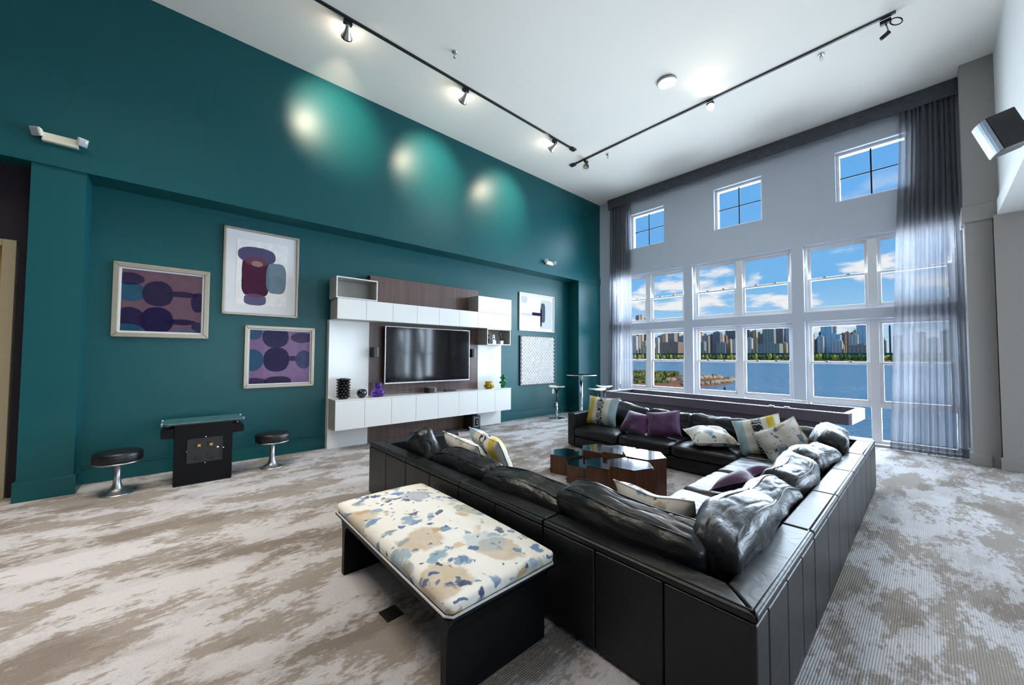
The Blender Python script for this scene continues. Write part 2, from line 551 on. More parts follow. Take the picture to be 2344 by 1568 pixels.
# ------------------------------------------------------------------ geometry helpers
class MB:
    def __init__(self):
        self.v, self.f = [], []

    def add(self, vs, fs, mx=None):
        o = len(self.v)
        for p in vs:
            p = Vector(p)
            self.v.append(tuple(mx @ p) if mx else tuple(p))
        for q in fs:
            self.f.append(tuple(i + o for i in q))
        return self

    def box(self, x0, x1, y0, y1, z0, z1, mx=None):
        vs = [(x0, y0, z0), (x1, y0, z0), (x1, y1, z0), (x0, y1, z0), (x0, y0, z1), (x1, y0, z1), (x1, y1, z1), (x0, y1, z1)]
        return self.add(vs, [(3, 2, 1, 0), (4, 5, 6, 7), (0, 1, 5, 4), (1, 2, 6, 5), (2, 3, 7, 6), (3, 0, 4, 7)], mx)

    def prism(self, poly, z0, z1, mx=None):
        n = len(poly)
        vs = [(p[0], p[1], z0) for p in poly] + [(p[0], p[1], z1) for p in poly]
        fs = [tuple(range(n - 1, -1, -1)), tuple(range(n, 2 * n))]
        fs += [(i, (i + 1) % n, n + (i + 1) % n, n + i) for i in range(n)]
        return self.add(vs, fs, mx)

    def lathe(self, prof, n=24, mx=None, mod=None):
        vs, fs = [], []
        for r, z in prof:
            for i in range(n):
                a = 2 * PI * i / n
                rr = r * (mod(a, z) if mod else 1)
                vs.append((rr * math.cos(a), rr * math.sin(a), z))
        for j in range(len(prof) - 1):
            for i in range(n):
                k = (i + 1) % n
                fs.append((j * n + i, j * n + k, (j + 1) * n + k, (j + 1) * n + i))
        fs.append(tuple(range(n - 1, -1, -1)))
        m = (len(prof) - 1) * n
        fs.append(tuple(m + i for i in range(n)))
        return self.add(vs, fs, mx)

    def cyl(self, p0, p1, r, n=16, r2=None):
        p0, p1 = Vector(p0), Vector(p1)
        d = p1 - p0
        q = d.to_track_quat('Z', 'Y').to_matrix().to_4x4()
        q.translation = p0
        return self.lathe([(r, 0), (r2 if r2 is not None else r, d.length)], n, q)

    def tube(self, pts, r, n=8, closed=False):
        pts = [Vector(p) for p in pts]
        m = len(pts)
        vs, fs = [], []
        for i, p in enumerate(pts):
            if closed:
                d = pts[(i + 1) % m] - pts[i - 1]
            else:
                d = pts[min(i + 1, m - 1)] - pts[max(i - 1, 0)]
            q = d.to_track_quat('Z', 'Y').to_matrix()
            for k in range(n):
                a = 2 * PI * k / n
                vs.append(p + q @ Vector((r * math.cos(a), r * math.sin(a), 0)))
        for i in range(m if closed else m - 1):
            for k in range(n):
                a, b2 = i * n, ((i + 1) % m) * n
                fs.append((a + k, a + (k + 1) % n, b2 + (k + 1) % n, b2 + k))
        if not closed:
            fs.append(tuple(range(n - 1, -1, -1)))
            fs.append(tuple((m - 1) * n + k for k in range(n)))
        return self.add(vs, fs)

    def ball(self, c, r, n=12, sq=(1, 1, 1)):
        prof = [(max(1e-4, math.sin(PI * j / n)) * r, -math.cos(PI * j / n) * r) for j in range(n + 1)]
        mx = Matrix.Translation(c) @ Matrix.Diagonal((*sq, 1))
        return self.lathe(prof, n * 2, mx)

    def mesh(self, name, smooth=False):
        me = bpy.data.meshes.new(name)
        me.from_pydata(self.v, [], self.f)
        me.validate()
        if smooth:
            me.polygons.foreach_set('use_smooth', [True] * len(me.polygons))
        return me

    def build(self, name, material, parent=None, smooth=False, bevel=0.0, seg=2, loc=None):
        me = self.mesh(name, smooth or bevel > 0)
        return link(name, me, material, parent, bevel, seg, loc)


def link(name, me, material, parent=None, bevel=0.0, seg=2, loc=None):
    o = bpy.data.objects.new(name, me)
    COL.objects.link(o)
    if not me.materials:
        me.materials.append(MATS[material] if isinstance(material, str) else material)
    if parent:
        o.parent = parent
    if loc:
        o.location = loc
    if bevel > 0:
        b = o.modifiers.new('bevel', 'BEVEL')
        b.width = bevel
        b.segments = seg
        b.limit_method = 'ANGLE'
        b.angle_limit = math.radians(40)
        b.harden_normals = True
    return o


def B(name, m, parent, x0, x1, y0, y1, z0, z1, bevel=0.0, seg=2):
    return MB().box(x0, x1, y0, y1, z0, z1).build(name, m, parent, bevel=bevel, seg=seg)


def tag(o, label=None, cat=None, group=None, kind=None):
    if label:
        o['label'] = label
    if cat:
        o['category'] = cat
    if group:
        o['group'] = group
    if kind:
        o['kind'] = kind
    return o


def thing(name, label, cat, loc=(0, 0, 0), rz=0.0, group=None):
    o = bpy.data.objects.new(name, None)
    o.empty_display_size = 0.05
    COL.objects.link(o)
    o.location = loc
    o.rotation_euler = (0, 0, rz)
    return tag(o, label, cat, group)


def struct(o):
    o['kind'] = 'structure'
    return o


def sroot(name, loc=(0, 0, 0)):
    o = bpy.data.objects.new(name, None)
    o.empty_display_size = 0.05
    COL.objects.link(o)
    o.location = loc
    o['kind'] = 'structure'
    return o


def copy_tree(o, parent=None):
    c = o.copy()
    COL.objects.link(c)
    c.parent = parent
    for ch in list(o.children):
        copy_tree(ch, c)
    return c


def softbox(w, d, h, r=0.04, bx=0.0, by=0.0, bz=0.0, n=14, namp=0.0, nfreq=3.0, seed=0, sag=None, wr=0.0):
    """rounded, puffed cushion body centred on its own origin"""
    hx, hy, hz = w / 2, d / 2, h / 2
    idx, vs, fs = {}, [], []

    def ts(half):
        k = 4
        e = [-half + r * (1 - math.cos(PI / 2 * i / k)) for i in range(k)]
        mid = [-half + r + (2 * half - 2 * r) * i / n for i in range(n + 1)]
        return e + mid + [-q for q in reversed(e)]

    X, Y, Z = ts(hx), ts(hy), ts(hz)

    def vid(p):
        q = Vector((max(-hx + r, min(hx - r, p[0])), max(-hy + r, min(hy - r, p[1])), max(-hz + r, min(hz - r, p[2]))))
        d0 = Vector(p) - q
        if d0.length > 1e-9:
            d0 = d0.normalized() * r
        s = q + d0
        key = (round(s.x, 5), round(s.y, 5), round(s.z, 5))
        if key in idx:
            return idx[key]
        u, v, t = s.x / hx, s.y / hy, s.z / hz
        cl = lambda a: max(0.0, 1 - a * a)
        o = Vector((u * bx * cl(v) * cl(t), v * by * cl(u) * cl(t), t * bz * cl(u) * cl(v)))
        f = s + o
        if namp:
            a = Vector((f.x * nfreq + seed * 3.1, f.y * nfreq + seed * 1.7, f.z * nfreq + seed))
            f += Vector((noise.noise(a), noise.noise(a + Vector((9, 4, 1))), noise.noise(a + Vector((3, 8, 5))))) * namp
            a2 = a * 2.7
            f += Vector((noise.noise(a2), noise.noise(a2 + Vector((9, 4, 1))), noise.noise(a2 + Vector((3, 8, 5))))) * namp * 0.35
        if wr:
            w1 = Vector((f.x * 5.5 + seed * 1.3, f.y * 14 + seed, f.z * 9 + seed * 2.1))
            w2 = Vector((f.x * 13 + seed * 2.3, f.y * 6, f.z * 7 + seed))
            k1 = (1 - abs(noise.noise(w1)) * 2.2) ** 3 if abs(noise.noise(w1)) < 0.45 else 0
            k2 = (1 - abs(noise.noise(w2)) * 2.2) ** 3 if abs(noise.noise(w2)) < 0.45 else 0
            edge = 0.35 + 0.65 * max(abs(u), abs(t)) ** 2
            nd = Vector((u ** 5, v ** 3, t ** 5))
            if nd.length > 1e-6:
                f -= nd.normalized() * wr * (k1 + 0.7 * k2) * edge
        if sag:
            f = sag(f, u, v, t)
        idx[key] = len(vs)
        vs.append(tuple(f))
        return idx[key]

    def face(A, Bv, mk, flip):
        for i in range(len(A) - 1):
            for j in range(len(Bv) - 1):
                q = [vid(mk(A[i], Bv[j])), vid(mk(A[i + 1], Bv[j])), vid(mk(A[i + 1], Bv[j + 1])), vid(mk(A[i], Bv[j + 1]))]
                q2 = []
                for k in q:
                    if k not in q2:
                        q2.append(k)
                if len(q2) > 2:
                    fs.append(tuple(reversed(q2)) if flip else tuple(q2))

    face(X, Y, lambda a, b: (a, b, hz), False)
    face(X, Y, lambda a, b: (a, b, -hz), True)
    face(X, Z, lambda a, b: (a, -hy, b), False)
    face(X, Z, lambda a, b: (a, hy, b), True)
    face(Y, Z, lambda a, b: (hx, a, b), False)
    face(Y, Z, lambda a, b: (-hx, a, b), True)
    return vs, fs


def pillow(w, h, t, n=22, seed=0, chop=0.0):
    """knife-edge throw pillow: x width, y height, z thickness"""
    vs, fs = [], []
    for side in (1, -1):
        for j in range(n + 1):
            for i in range(n + 1):
                u, v = -1 + 2 * i / n, -1 + 2 * j / n
                x = w / 2 * u * (1 - 0.085 * (1 - v * v))
                y = h / 2 * v * (1 - 0.085 * (1 - u * u))
                th = t / 2 * ((1 - u ** 4) * (1 - v ** 4)) ** 0.62
                a = Vector((x * 7 + seed * 5, y * 7, side * 2.0 + seed))
                th *= 1 + 0.35 * noise.noise(a)
                z = side * th + 0.02 * noise.noise(Vector((x * 4, y * 4, seed * 7.7)))
                if chop:
                    y -= chop * max(0, v) * math.exp(-(u / 0.38) ** 2)
                    z *= 1 - 0.25 * max(0, v) * math.exp(-(u / 0.3) ** 2)
                vs.append((x, y, z))
    m = (n + 1) * (n + 1)
    for j in range(n):
        for i in range(n):
            a = j * (n + 1) + i
            fs.append((a, a + 1, a + n + 2, a + n + 1))
            fs.append((m + a, m + a + n + 1, m + a + n + 2, m + a + 1))
    return vs, fs


def axes(o, W, U, pos):
    W = Vector(W).normalized()
    U = Vector(U)
    U = (U - W * U.dot(W)).normalized()
    N = W.cross(U)
    m = Matrix((W, U, N)).transposed().to_4x4()
    m.translation = pos
    o.matrix_world = m


# ================================================================== STRUCTURE
struct(MB().box(-7.6, 7.5, -6.0, YW + 0.3, -0.10, 0.0).build('floor', 'carpet'))
struct(MB().box(XU - 0.4, XR + 0.02, -6.0, YW + 0.3, H, H + 0.15).build('ceiling', 'ceiling_paint'))
struct(MB().box(XR + 0.25, 7.5, -6.0, 8.4, ZR, ZR + 0.12).build('ceiling_low', 'ceiling_paint'))
struct(MB().box(XR, XR + 0.25, -6.0, 8.40, ZR, H).build('wall_right_upper', 'white_wall'))
struct(MB().box(XR - 0.025, XR + 0.27, -6.0, 8.05, ZR - 0.001, ZR + 0.20).build('trim_right', 'white_wall'))
struct(MB().box(-7.6, 7.5, -6.2, -6.0, 0.0, H).build('wall_rear', 'plum_paint'))
# teal side: niche wall, upper wall with its proud beam band, two columns
struct(MB().box(XN - 0.15, XN, -0.74, 7.65, 0.0, ZS + 0.1).build('wall_left', 'teal_paint'))
struct(MB().box(XN - 0.15, XU, -6.0, YW, ZS + 0.0, H).build('wall_left_upper', 'teal_paint'))
struct(MB().box(XN - 0.15, XU + 0.02, -6.0, YW, ZS - 0.03, ZS + 0.16).build('trim_1', 'teal_paint'))
struct(MB().box(XN - 0.15, XU, -1.11, -0.74, 0.0, ZS).build('wall_column_near', 'teal_paint'))
struct(MB().box(XN - 0.15, XU, 7.65, YW, 0.0, ZS).build('wall_column_far', 'teal_paint'))
bb = MB()
bb.box(XN, XN + 0.018, -0.74, 1.78, 0.0, 0.195).box(XN, XN + 0.018, 5.28, 7.65, 0.0, 0.195)
bb.box(XN, XN + 0.026, -0.74, 1.78, 0.180, 0.195).box(XN, XN + 0.026, 5.28, 7.65, 0.180, 0.195)
struct(bb.build('baseboard_left', 'teal_paint', bevel=0.003))
bb = MB().box(XU - 0.3, XU + 0.02, -1.13, -0.72, 0.0, 0.195)
struct(bb.build('baseboard_column', 'teal_paint', bevel=0.003))
bb = MB().box(XU - 0.3, XU + 0.02, 7.63, YW, 0.0, 0.195)
struct(bb.build('baseboard_column_far', 'teal_paint', bevel=0.003))
# dark plum recess with the side door
XD = -6.22
w = MB()
w.box(XD - 0.12, XD, -1.21, -1.11, 0, ZS).box(XD - 0.12, XD, -2.35, -1.21, 2.58, ZS).box(XD - 0.12, XD, -6.0, -2.35, 0, ZS)
struct(w.build('wall_recess', 'plum_paint'))
dr = sroot('door_1', (XD, -1.78, 0))
fr = MB()
fr.box(-0.10, 0.025, 0.47, 0.56, 0, 2.60).box(-0.10, 0.025, -0.56, -0.47, 0, 2.60).box(-0.10, 0.025, -0.47, 0.47, 2.53, 2.60)
fr.build('door_frame', 'beige_door', dr, bevel=0.005)
B('transom_bar', 'beige_door', dr, -0.09, 0.015, -0.47, 0.47, 1.95, 2.03, 0.004)
B('transom_pane', 'warm_room', dr, -0.075, -0.065, -0.47, 0.47, 2.03, 2.53)
lf = MB()
lf.box(-0.07, -0.02, 0.33, 0.465, 0.01, 1.945).box(-0.07, -0.02, -0.465, -0.33, 0.01, 1.945)
lf.box(-0.07, -0.02, -0.33, 0.33, 1.80, 1.945).box(-0.07, -0.02, -0.33, 0.33, 0.01, 0.26)
lf.build('door_leaf', 'beige_door', dr, bevel=0.004)
B('door_pane', 'warm_room', dr, -0.05, -0.04, -0.33, 0.33, 0.26, 1.80)
hd = MB().cyl((-0.02, 0.405, 1.02), (0.035, 0.405, 1.02), 0.012).tube([(0.03, 0.405, 1.02), (0.035, 0.36, 1.02), (0.035, 0.27, 1.015)], 0.009)
hd.cyl((-0.02, 0.405, 1.02), (-0.012, 0.405, 1.02), 0.026)
hd.build('door_handle', 'satin_metal', dr, True)
B('threshold', 'satin_metal', dr, -0.07, 0.0, -0.47, 0.47, 0.0, 0.008)

# ---- window wall with nine openings
AX = [(-5.527, -3.71), (-3.525, -1.708), (-1.526, 0.291)]
TX = [(-5.056, -4.161), (-3.050, -2.156), (-1.047, -0.152)]
Z_LO, Z_LH, Z_UB, Z_UH, Z_TB, Z_TH = 0.035, 2.094, 2.265, 3.496, 4.163, 5.046
OPEN = [(a, b, Z_LO, Z_LH) for a, b in AX] + [(a, b, Z_UB, Z_UH) for a, b in AX] + [(a, b, Z_TB, Z_TH) for a, b in TX]


def wall_with_openings(name, x0, x1, z0, z1, y, th, opens, material):
    xs = sorted({x0, x1, *[o[0] for o in opens], *[o[1] for o in opens]})
    zs = sorted({z0, z1, *[o[2] for o in opens], *[o[3] for o in opens]})
    m = MB()
    for i in range(len(xs) - 1):
        for j in range(len(zs) - 1):
            cx, cz = (xs[i] + xs[i + 1]) / 2, (zs[j] + zs[j + 1]) / 2
            if any(a < cx < b and c < cz < d for a, b, c, d in opens):
                continue
            a, b, c, d = xs[i], xs[i + 1], zs[j], zs[j + 1]
            m.add([(a, y, c), (b, y, c), (b, y, d), (a, y, d)], [(0, 1, 2, 3)])
            m.add([(a, y + th, c), (b, y + th, c), (b, y + th, d), (a, y + th, d)], [(3, 2, 1, 0)])
    for a, b, c, d in opens:
        for q in ([(a, y, c), (a, y + th, c), (a, y + th, d), (a, y, d)], [(b, y, c), (b, y, d), (b, y + th, d), (b, y + th, c)],
                  [(a, y, d), (a, y + th, d), (b, y + th, d), (b, y, d)], [(a, y, c), (b, y, c), (b, y + th, c), (a, y + th, c)]):
            m.add(q, [(0, 1, 2, 3)])
    return struct(m.build(name, material))


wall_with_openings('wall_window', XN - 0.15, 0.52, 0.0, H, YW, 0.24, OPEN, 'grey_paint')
# right-hand column, its recess, and the low wall of the side bay with two windows
struct(MB().box(0.36, 0.60, 8.13, YW + 0.24, 0.0, ZR + 0.1).box(0.36, 0.67, 8.13, YW + 0.24, ZR + 0.1, H).build('wall_column_right', 'taupe_paint'))
struct(MB().box(0.335, 0.665, 8.105, YW, ZR - 0.02, ZR + 0.20).build('trim_column', 'taupe_paint', bevel=0.004))
struct(MB().box(0.34, 0.52, 8.11, YW, 0.0, 0.155).build('baseboard_column_right', 'taupe_paint', bevel=0.004))
BAY = [(1.8, 3.4, 0.35, 2.75), (3.8, 5.4, 0.35, 2.75)]
wall_with_openings('wall_bay', 0.60, 7.5, 0.0, ZR, 8.03, 0.24, BAY, 'taupe_paint')
struct(MB().box(0.585, 7.5, 8.01, 8.04, 0.0, 0.155).build('baseboard_bay', 'taupe_paint', bevel=0.004))

SIDE = [(0.5, 2.3, 0.35, 2.75), (3.0, 4.8, 0.35, 2.75), (5.5, 7.3, 0.35, 2.75)]
wr = wall_with_openings('wall_right', -6.0, 8.3, 0.0, ZR, 0.0, 0.2, SIDE, 'white_wall')
wr.matrix_world = Matrix(((0, 1, 0, 7.5), (1, 0, 0, 0), (0, 0, 1, 0), (0, 0, 0, 1)))

WN = 0


def window(x0, x1, z0, z1, kind, y=YW):
    """kind: 'top' = fixed light with dark cross bars; 'pair' = two double-hung units; 'tall' = pair over two fixed lights"""
    global WN
    WN += 1
    r = sroot('window_%d' % WN, (x0, y, z0))
    W, Hh = x1 - x0, z1 - z0
    yf, yb = 0.095, 0.20
    fw = 0.045

    def pane(a, b, c, d, yy=0.150):
        B('pane', 'window_glass', r, a, b, yy, yy + 0.006, c, d)

    def sash(a, b, c, d, y0, y1, w=0.042, bot=None):
        bot = bot or w
        m = MB().box(a, a + w, y0, y1, c, d).box(b - w, b, y0, y1, c, d).box(a + w, b - w, y0, y1, c, c + bot).box(a + w, b - w, y0, y1, d - w, d)
        m.build('sash', 'window_vinyl', r, bevel=0.004)
        pane(a + w, b - w, c + bot, d - w, (y0 + y1) / 2)

    fm = MB().box(0, fw, yf, yb, 0, Hh).box(W - fw, W, yf, yb, 0, Hh).box(fw, W - fw, yf, yb, 0, fw).box(fw, W - fw, yf, yb, Hh - fw, Hh)
    if kind == 'top':
        fm.build('window_frame', 'window_vinyl', r, bevel=0.004)
        pane(fw, W - fw, fw, Hh - fw)
        B('muntin', 'black_lacquer', r, W / 2 - 0.011, W / 2 + 0.011, 0.142, 0.149, fw, Hh - fw)
        B('muntin', 'black_lacquer', r, fw, W - fw, 0.141, 0.1495, Hh / 2 - 0.009, Hh / 2 + 0.009)
        return
    zb = 0.0
    cm = W / 2
    mw2 = 0.06
    fm.box(cm - mw2, cm + mw2, yf - 0.01, yb, fw, Hh - fw)
    if kind == 'tall':
        zb = 0.615
        fm.box(fw, W - fw, yf - 0.012, yb, zb - 0.03, zb + 0.03)
    fm.build('window_frame', 'window_vinyl', r, bevel=0.004)
    for a, b in ((fw, cm - mw2), (cm + mw2, W - fw)):
        lo = zb + 0.03 if zb else fw
        ck = lo + (Hh - fw - lo) * (0.49 if kind == 'tall' else 0.49)
        sash(a, b, ck - 0.02, Hh - fw, 0.150, 0.185)
        sash(a, b, lo, ck + 0.02, 0.112, 0.147, bot=0.05)
        for q in (0.3, 0.7):
            B('sash_lock', 'satin_metal', r, a + (b - a) * q - 0.025, a + (b - a) * q + 0.025, 0.100, 0.125, ck + 0.02, ck + 0.032)
        if zb:
            pane(a, b, fw, zb - 0.03)


for a, b in AX:
    window(a, b, Z_LO, Z_LH, 'tall')
for a, b in AX:
    window(a, b, Z_UB, Z_UH, 'pair')
for a, b in TX:
    window(a, b, Z_TB, Z_TH, 'top')
for a, b, c, d in BAY:
    window(a, b, c, d, 'pair', 8.03)
sl = MB()
sl.box(-5.95, 0.355, YW - 0.02, YW, 0.0, 0.033).box(-5.95, 0.355, YW - 0.035, YW + 0.095, 0.020, 0.036)
struct(sl.build('baseboard_window', 'window_vinyl', bevel=0.003))

# ================================================================== CURTAINS, VALANCE
va = thing('valance', 'long charcoal fabric valance running along the ceiling above the windows', 'valance', (-2.63, 8.44, 5.32))
B('front_board', 'valance_fabric', va, -2.99, 2.985, 0.0, 0.02, 0, 0.245, 0.004)
B('end_board', 'valance_fabric', va, -2.99, -2.97, 0.02, 0.138, 0, 0.245, 0.003)
B('dust_board', 'valance_fabric', va, -2.97, 2.985, 0.02, 0.138, 0.225, 0.245)
B('curtain_rod', 'black_metal', va, -2.95, 2.97, 0.06, 0.075, 0.12, 0.14)


def curtain(label, top, mid, bot, zt, folds, seed, amp):
    """top/mid/bot: (x0, x1) of the hanging cloth at three heights"""
    rnd = random.Random(seed)
    nu, nv = 260, 36
    ph = [0.0]
    for i in range(nu):
        ph.append(ph[-1] + (0.6 + 0.8 * abs(noise.noise(Vector((i * 0.05, seed, 0)))) * 2) / nu)
    ph = [p / ph[-1] for p in ph]
    m = MB()
    vs, fs = [], []
    for j in range(nv + 1):
        t = j / nv
        z = zt + (0.015 - zt) * t
        if t < 0.5:
            q = t * 2
            x0, x1 = top[0] + (mid[0] - top[0]) * q, top[1] + (mid[1] - top[1]) * q
        else:
            q = t * 2 - 1
            x0, x1 = mid[0] + (bot[0] - mid[0]) * q, mid[1] + (bot[1] - mid[1]) * q
        for i in range(nu + 1):
            u = i / nu
            p = ph[i]
            a = amp * (0.55 + 0.45 * t) * (0.6 + 0.8 * noise.noise(Vector((p * 7, seed * 2.0, t * 0.6))) + 0.3)
            y = 8.475 + a * math.sin(2 * PI * folds * p + 0.9 * noise.noise(Vector((p * 5, t * 1.2, seed)))) \
                + 0.012 * noise.noise(Vector((p * 30, t * 2, seed + 5)))
            y = min(y, YW - 0.012)
            x = x0 + (x1 - x0) * u + 0.012 * math.cos(2 * PI * folds * p) + 0.01 * noise.noise(Vector((p * 9, t * 3, seed + 9)))
            hem = 0.018 * noise.noise(Vector((p * 11, 0, seed))) if j == nv else 0
            vs.append((x, y, max(0.006, z + hem)))
    for j in range(nv):
        for i in range(nu):
            a = j * (nu + 1) + i
            fs.append((a, a + nu + 1, a + nu + 2, a + 1))
    t = thing('curtain', label, 'curtain', (0, 0, 0), 0, 'sheer curtains at the ends of the window wall')
    m.add(vs, fs)
    m.build('sheer_panel', 'sheer_fabric', t, True)
    hm = MB()
    hv = []
    for i in range(nu + 1):
        x, y, z = vs[nv * (nu + 1) + i]
        hv.append((x, y - 0.003, z))
    for i in range(nu + 1):
        x, y, z = vs[(nv - 1) * (nu + 1) + i]
        hv.append((x, y - 0.003, z - 0.02))
    hm.add(hv, [(i, i + 1, nu + 2 + i, nu + 1 + i) for i in range(nu)])
    hm.build('hem', 'sheer_fabric', t, True)
    return t


curtain('grey sheer curtain gathered beside the teal corner, narrow one', (-5.58, -4.99), (-5.62, -4.97), (-5.66, -4.93), 5.42, 8, 3, 0.052)
curtain('grey sheer curtain drawn back beside the right column, wide one', (-0.25, 0.32), (-0.36, 0.32), (-0.47, 0.33), 5.42, 10, 8, 0.052)

# ================================================================== MEDIA WALL
XP, XF = -6.22, -5.88      # panel face, cabinet front
Y0, PITCHY = 1.79, 0.4345
for nm, lab, a, b, zt, mt in (('white_panel', 'tall white wall panel at the left end of the media unit behind the black vases', 1.782, 2.405, 2.0, 'white_lacquer'),
                              ('white_panel', 'tall white wall panel at the right end of the media unit behind the yellow vase', 4.648, 5.276, 2.0, 'white_lacquer'),
                              ('wood_panel', 'dark wood veneer wall panel behind the television', 2.407, 4.646, 2.785, 'dark_veneer')):
    o = MB().box(XN + 0.001, XP, a, b, 0.0, zt).build(nm, mt, bevel=0.002)
    tag(o, lab, 'panel')


def cabinet(name, label, y0, y1, z0, z1, ndoors, group=None, top=None):
    t = thing(name, label, 'cabinet', (XP, y0, z0), 0, group)
    w, hh, d = y1 - y0, z1 - z0, XF - XP
    B('body', 'cabinet_side', t, 0.001, d - 0.022, 0.0005, w - 0.0005, 0, hh, 0.001)
    for k in range(ndoors):
        B('door', 'white_lacquer', t, d - 0.020, d, w * k / ndoors + 0.0022, w * (k + 1) / ndoors - 0.0022, 0.002, hh - 0.002, 0.0015)
    return t


for k in range(4):
    a, b = Y0 + 2 * k * PITCHY, Y0 + 2 * (k + 1) * PITCHY
    cabinet('wall_cabinet', ['white two-door cabinet of the upper row, under the left open box', 'white two-door cabinet of the upper row, second from the left, above the screen',
                             'white two-door cabinet of the upper row, third from the left, above the screen', 'white two-door cabinet of the upper row, at its right end over the open niche'][k],
            a, b, 1.992, 2.303, 2, 'upper row of white cabinets')
    cabinet('base_cabinet', ['white floating two-door cabinet of the lower row, at its left end', 'white floating two-door cabinet of the lower row, second from the left',
                             'white floating two-door cabinet of the lower row, third from the left', 'white floating two-door cabinet of the lower row, at its right end'][k],
            a, b, 0.327, 0.762, 2, 'lower row of white cabinets')
cabinet('wall_cabinet', 'white two-door cabinet stacked on top at the right end of the media unit', Y0 + 6 * PITCHY, Y0 + 8 * PITCHY, 2.305, 2.622, 2)
tag(MB().box(XP + 0.001, XF + 0.002, Y0 - 0.002, Y0 + 8 * PITCHY + 0.002, 0.7625, 0.780).build('worktop', 'white_lacquer', bevel=0.0015),
    'long thin white top over the lower media cabinets', 'worktop')


def openbox(label, y0, y1, z0, z1):
    t = thing('open_shelf_box', label, 'shelf', (XP, y0, z0))
    w, hh, d, q = y1 - y0, z1 - z0, XF - XP, 0.016
    B('side_panel', 'cabinet_side', t, 0.001, d - 0.004, 0, q, 0, hh)
    B('side_panel', 'cabinet_side', t, 0.001, d - 0.004, w - q, w, 0, hh)
    B('top_panel', 'cabinet_side', t, 0.001, d - 0.004, q, w - q, hh - q, hh)
    B('bottom_panel', 'cabinet_side', t, 0.001, d - 0.004, q, w - q, 0, q)
    B('back_panel', 'cabinet_side', t, 0.001, 0.010, q, w - q, q, hh - q)
    e = MB().box(d - 0.004, d, 0, q, 0, hh).box(d - 0.004, d, w - q, w, 0, hh).box(d - 0.004, d, q, w - q, 0, q).box(d - 0.004, d, q, w - q, hh - q, hh)
    e.build('front_edge', 'white_lacquer', t)


openbox('open white-edged box shelf on top at the left end of the media unit', 1.772, 2.395, 2.306, 2.630)
openbox('open white-edged niche with small sculptures under the upper cabinets', 4.625, 5.245, 1.668, 1.989)

# television
tv = thing('television', 'large flat television with silver edge on the wood panel', 'television', (XP, 3.48, 0.965))
TW, TH = 1.722, 0.975
B('body', 'black_plastic', tv, 0.065, 0.125, -TW / 2 + 0.008, TW / 2 - 0.008, 0.01, TH - 0.01, 0.004)
B('wall_mount', 'black_metal', tv, 0.001, 0.065, -0.35, 0.35, 0.25, 0.70)
fr = MB().box(0.100, 0.140, -TW / 2, -TW / 2 + 0.012, 0, TH).box(0.100, 0.140, TW / 2 - 0.012, TW / 2, 0, TH)
fr.box(0.100, 0.140, -TW / 2 + 0.012, TW / 2 - 0.012, TH - 0.012, TH).box(0.100, 0.140, -TW / 2 + 0.012, TW / 2 - 0.012, 0, 0.024)
fr.build('bezel', 'silver_trim', tv, bevel=0.003)
B('screen', 'tv_screen', tv, 0.126, 0.134, -TW / 2 + 0.012, TW / 2 - 0.012, 0.024, TH - 0.012)
B('sensor_bar', 'black_plastic', tv, 0.105, 0.125, -0.10, 0.10, -0.02, 0.0, 0.004)


def satellite(label, y):
    t = thing('wall_speaker', label, 'speaker', (XP, y, 1.415), 0, 'small wall speakers beside the television')
    MB().prism([(0.03, -0.055), (0.10, -0.042), (0.115, 0), (0.10, 0.042), (0.03, 0.055)], 0, 0.165).build('body', 'black_plastic', t, bevel=0.004)
    B('bracket', 'black_metal', t, 0.001, 0.035, -0.02, 0.02, 0.05, 0.11)


satellite('small black speaker on the wood panel left of the television', 2.485)
satellite('small black speaker on the wood panel right of the television', 4.475)
t = thing('center_speaker', 'small black drum-fronted speaker below the television', 'speaker', (-6.04, 3.475, 0.780))
prof = [(0.075 * math.cos(a), 0.115 * math.sin(a)) for a in [-PI / 2 + PI * k / 14 for k in range(15)]]
MB().prism([(-0.06, -0.115)] + prof + [(-0.06, 0.115)], 0.0, 0.088).build('body', 'black_plastic', t, bevel=0.006)
B('top_grille', 'charcoal_grille', t, -0.05, 0.04, -0.08, 0.08, 0.088, 0.091)
t = thing('cable_box', 'thin black cable box with wires on the media worktop', 'electronics', (-6.06, 3.86, 0.780))
B('body', 'black_plastic', t, -0.05, 0.05, -0.10, 0.12, 0, 0.022, 0.004)
MB().tube([(-0.02, -0.05, 0.02), (-0.09, -0.06, 0.06), (-0.13, -0.05, 0.19)], 0.004).build('wire', 'black_plastic', t, True)
MB().tube([(-0.02, 0.02, 0.02), (-0.08, 0.03, 0.09), (-0.13, 0.09, 0.20)], 0.004).build('wire', 'black_plastic', t, True)
MB().tube([(0.0, -0.10, 0.01), (0.02, -0.18, 0.006), (-0.01, -0.24, 0.02), (-0.03, -0.27, 0.05)], 0.004).build('wire', 'black_plastic', t, True)
t = thing('subwoofer', 'black subwoofer box on the carpet under the media cabinets', 'speaker', (-6.06, 4.40, 0))
B('body', 'black_plastic', t, -0.15, 0.15, -0.095, 0.095, 0.012, 0.285, 0.012, 3)
f2 = MB()
f2.box(0.15, 0.156, -0.060, -0.050, 0.075, 0.245).box(0.15, 0.156, 0.050, 0.060, 0.075, 0.245).box(0.15, 0.156, -0.05, 0.05, 0.235, 0.245).box(0.15, 0.156, -0.05, 0.05, 0.075, 0.085)
f2.build('panel_frame', 'silver_trim', t, bevel=0.002)
B('amplifier_panel', 'black_lacquer', t, 0.150, 0.153, -0.05, 0.05, 0.085, 0.235)
for z in (0.13, 0.16, 0.19):
    MB().cyl((0.153, 0.005, z), (0.162, 0.005, z), 0.009, 10).build('knob', 'silver_trim', t, True)
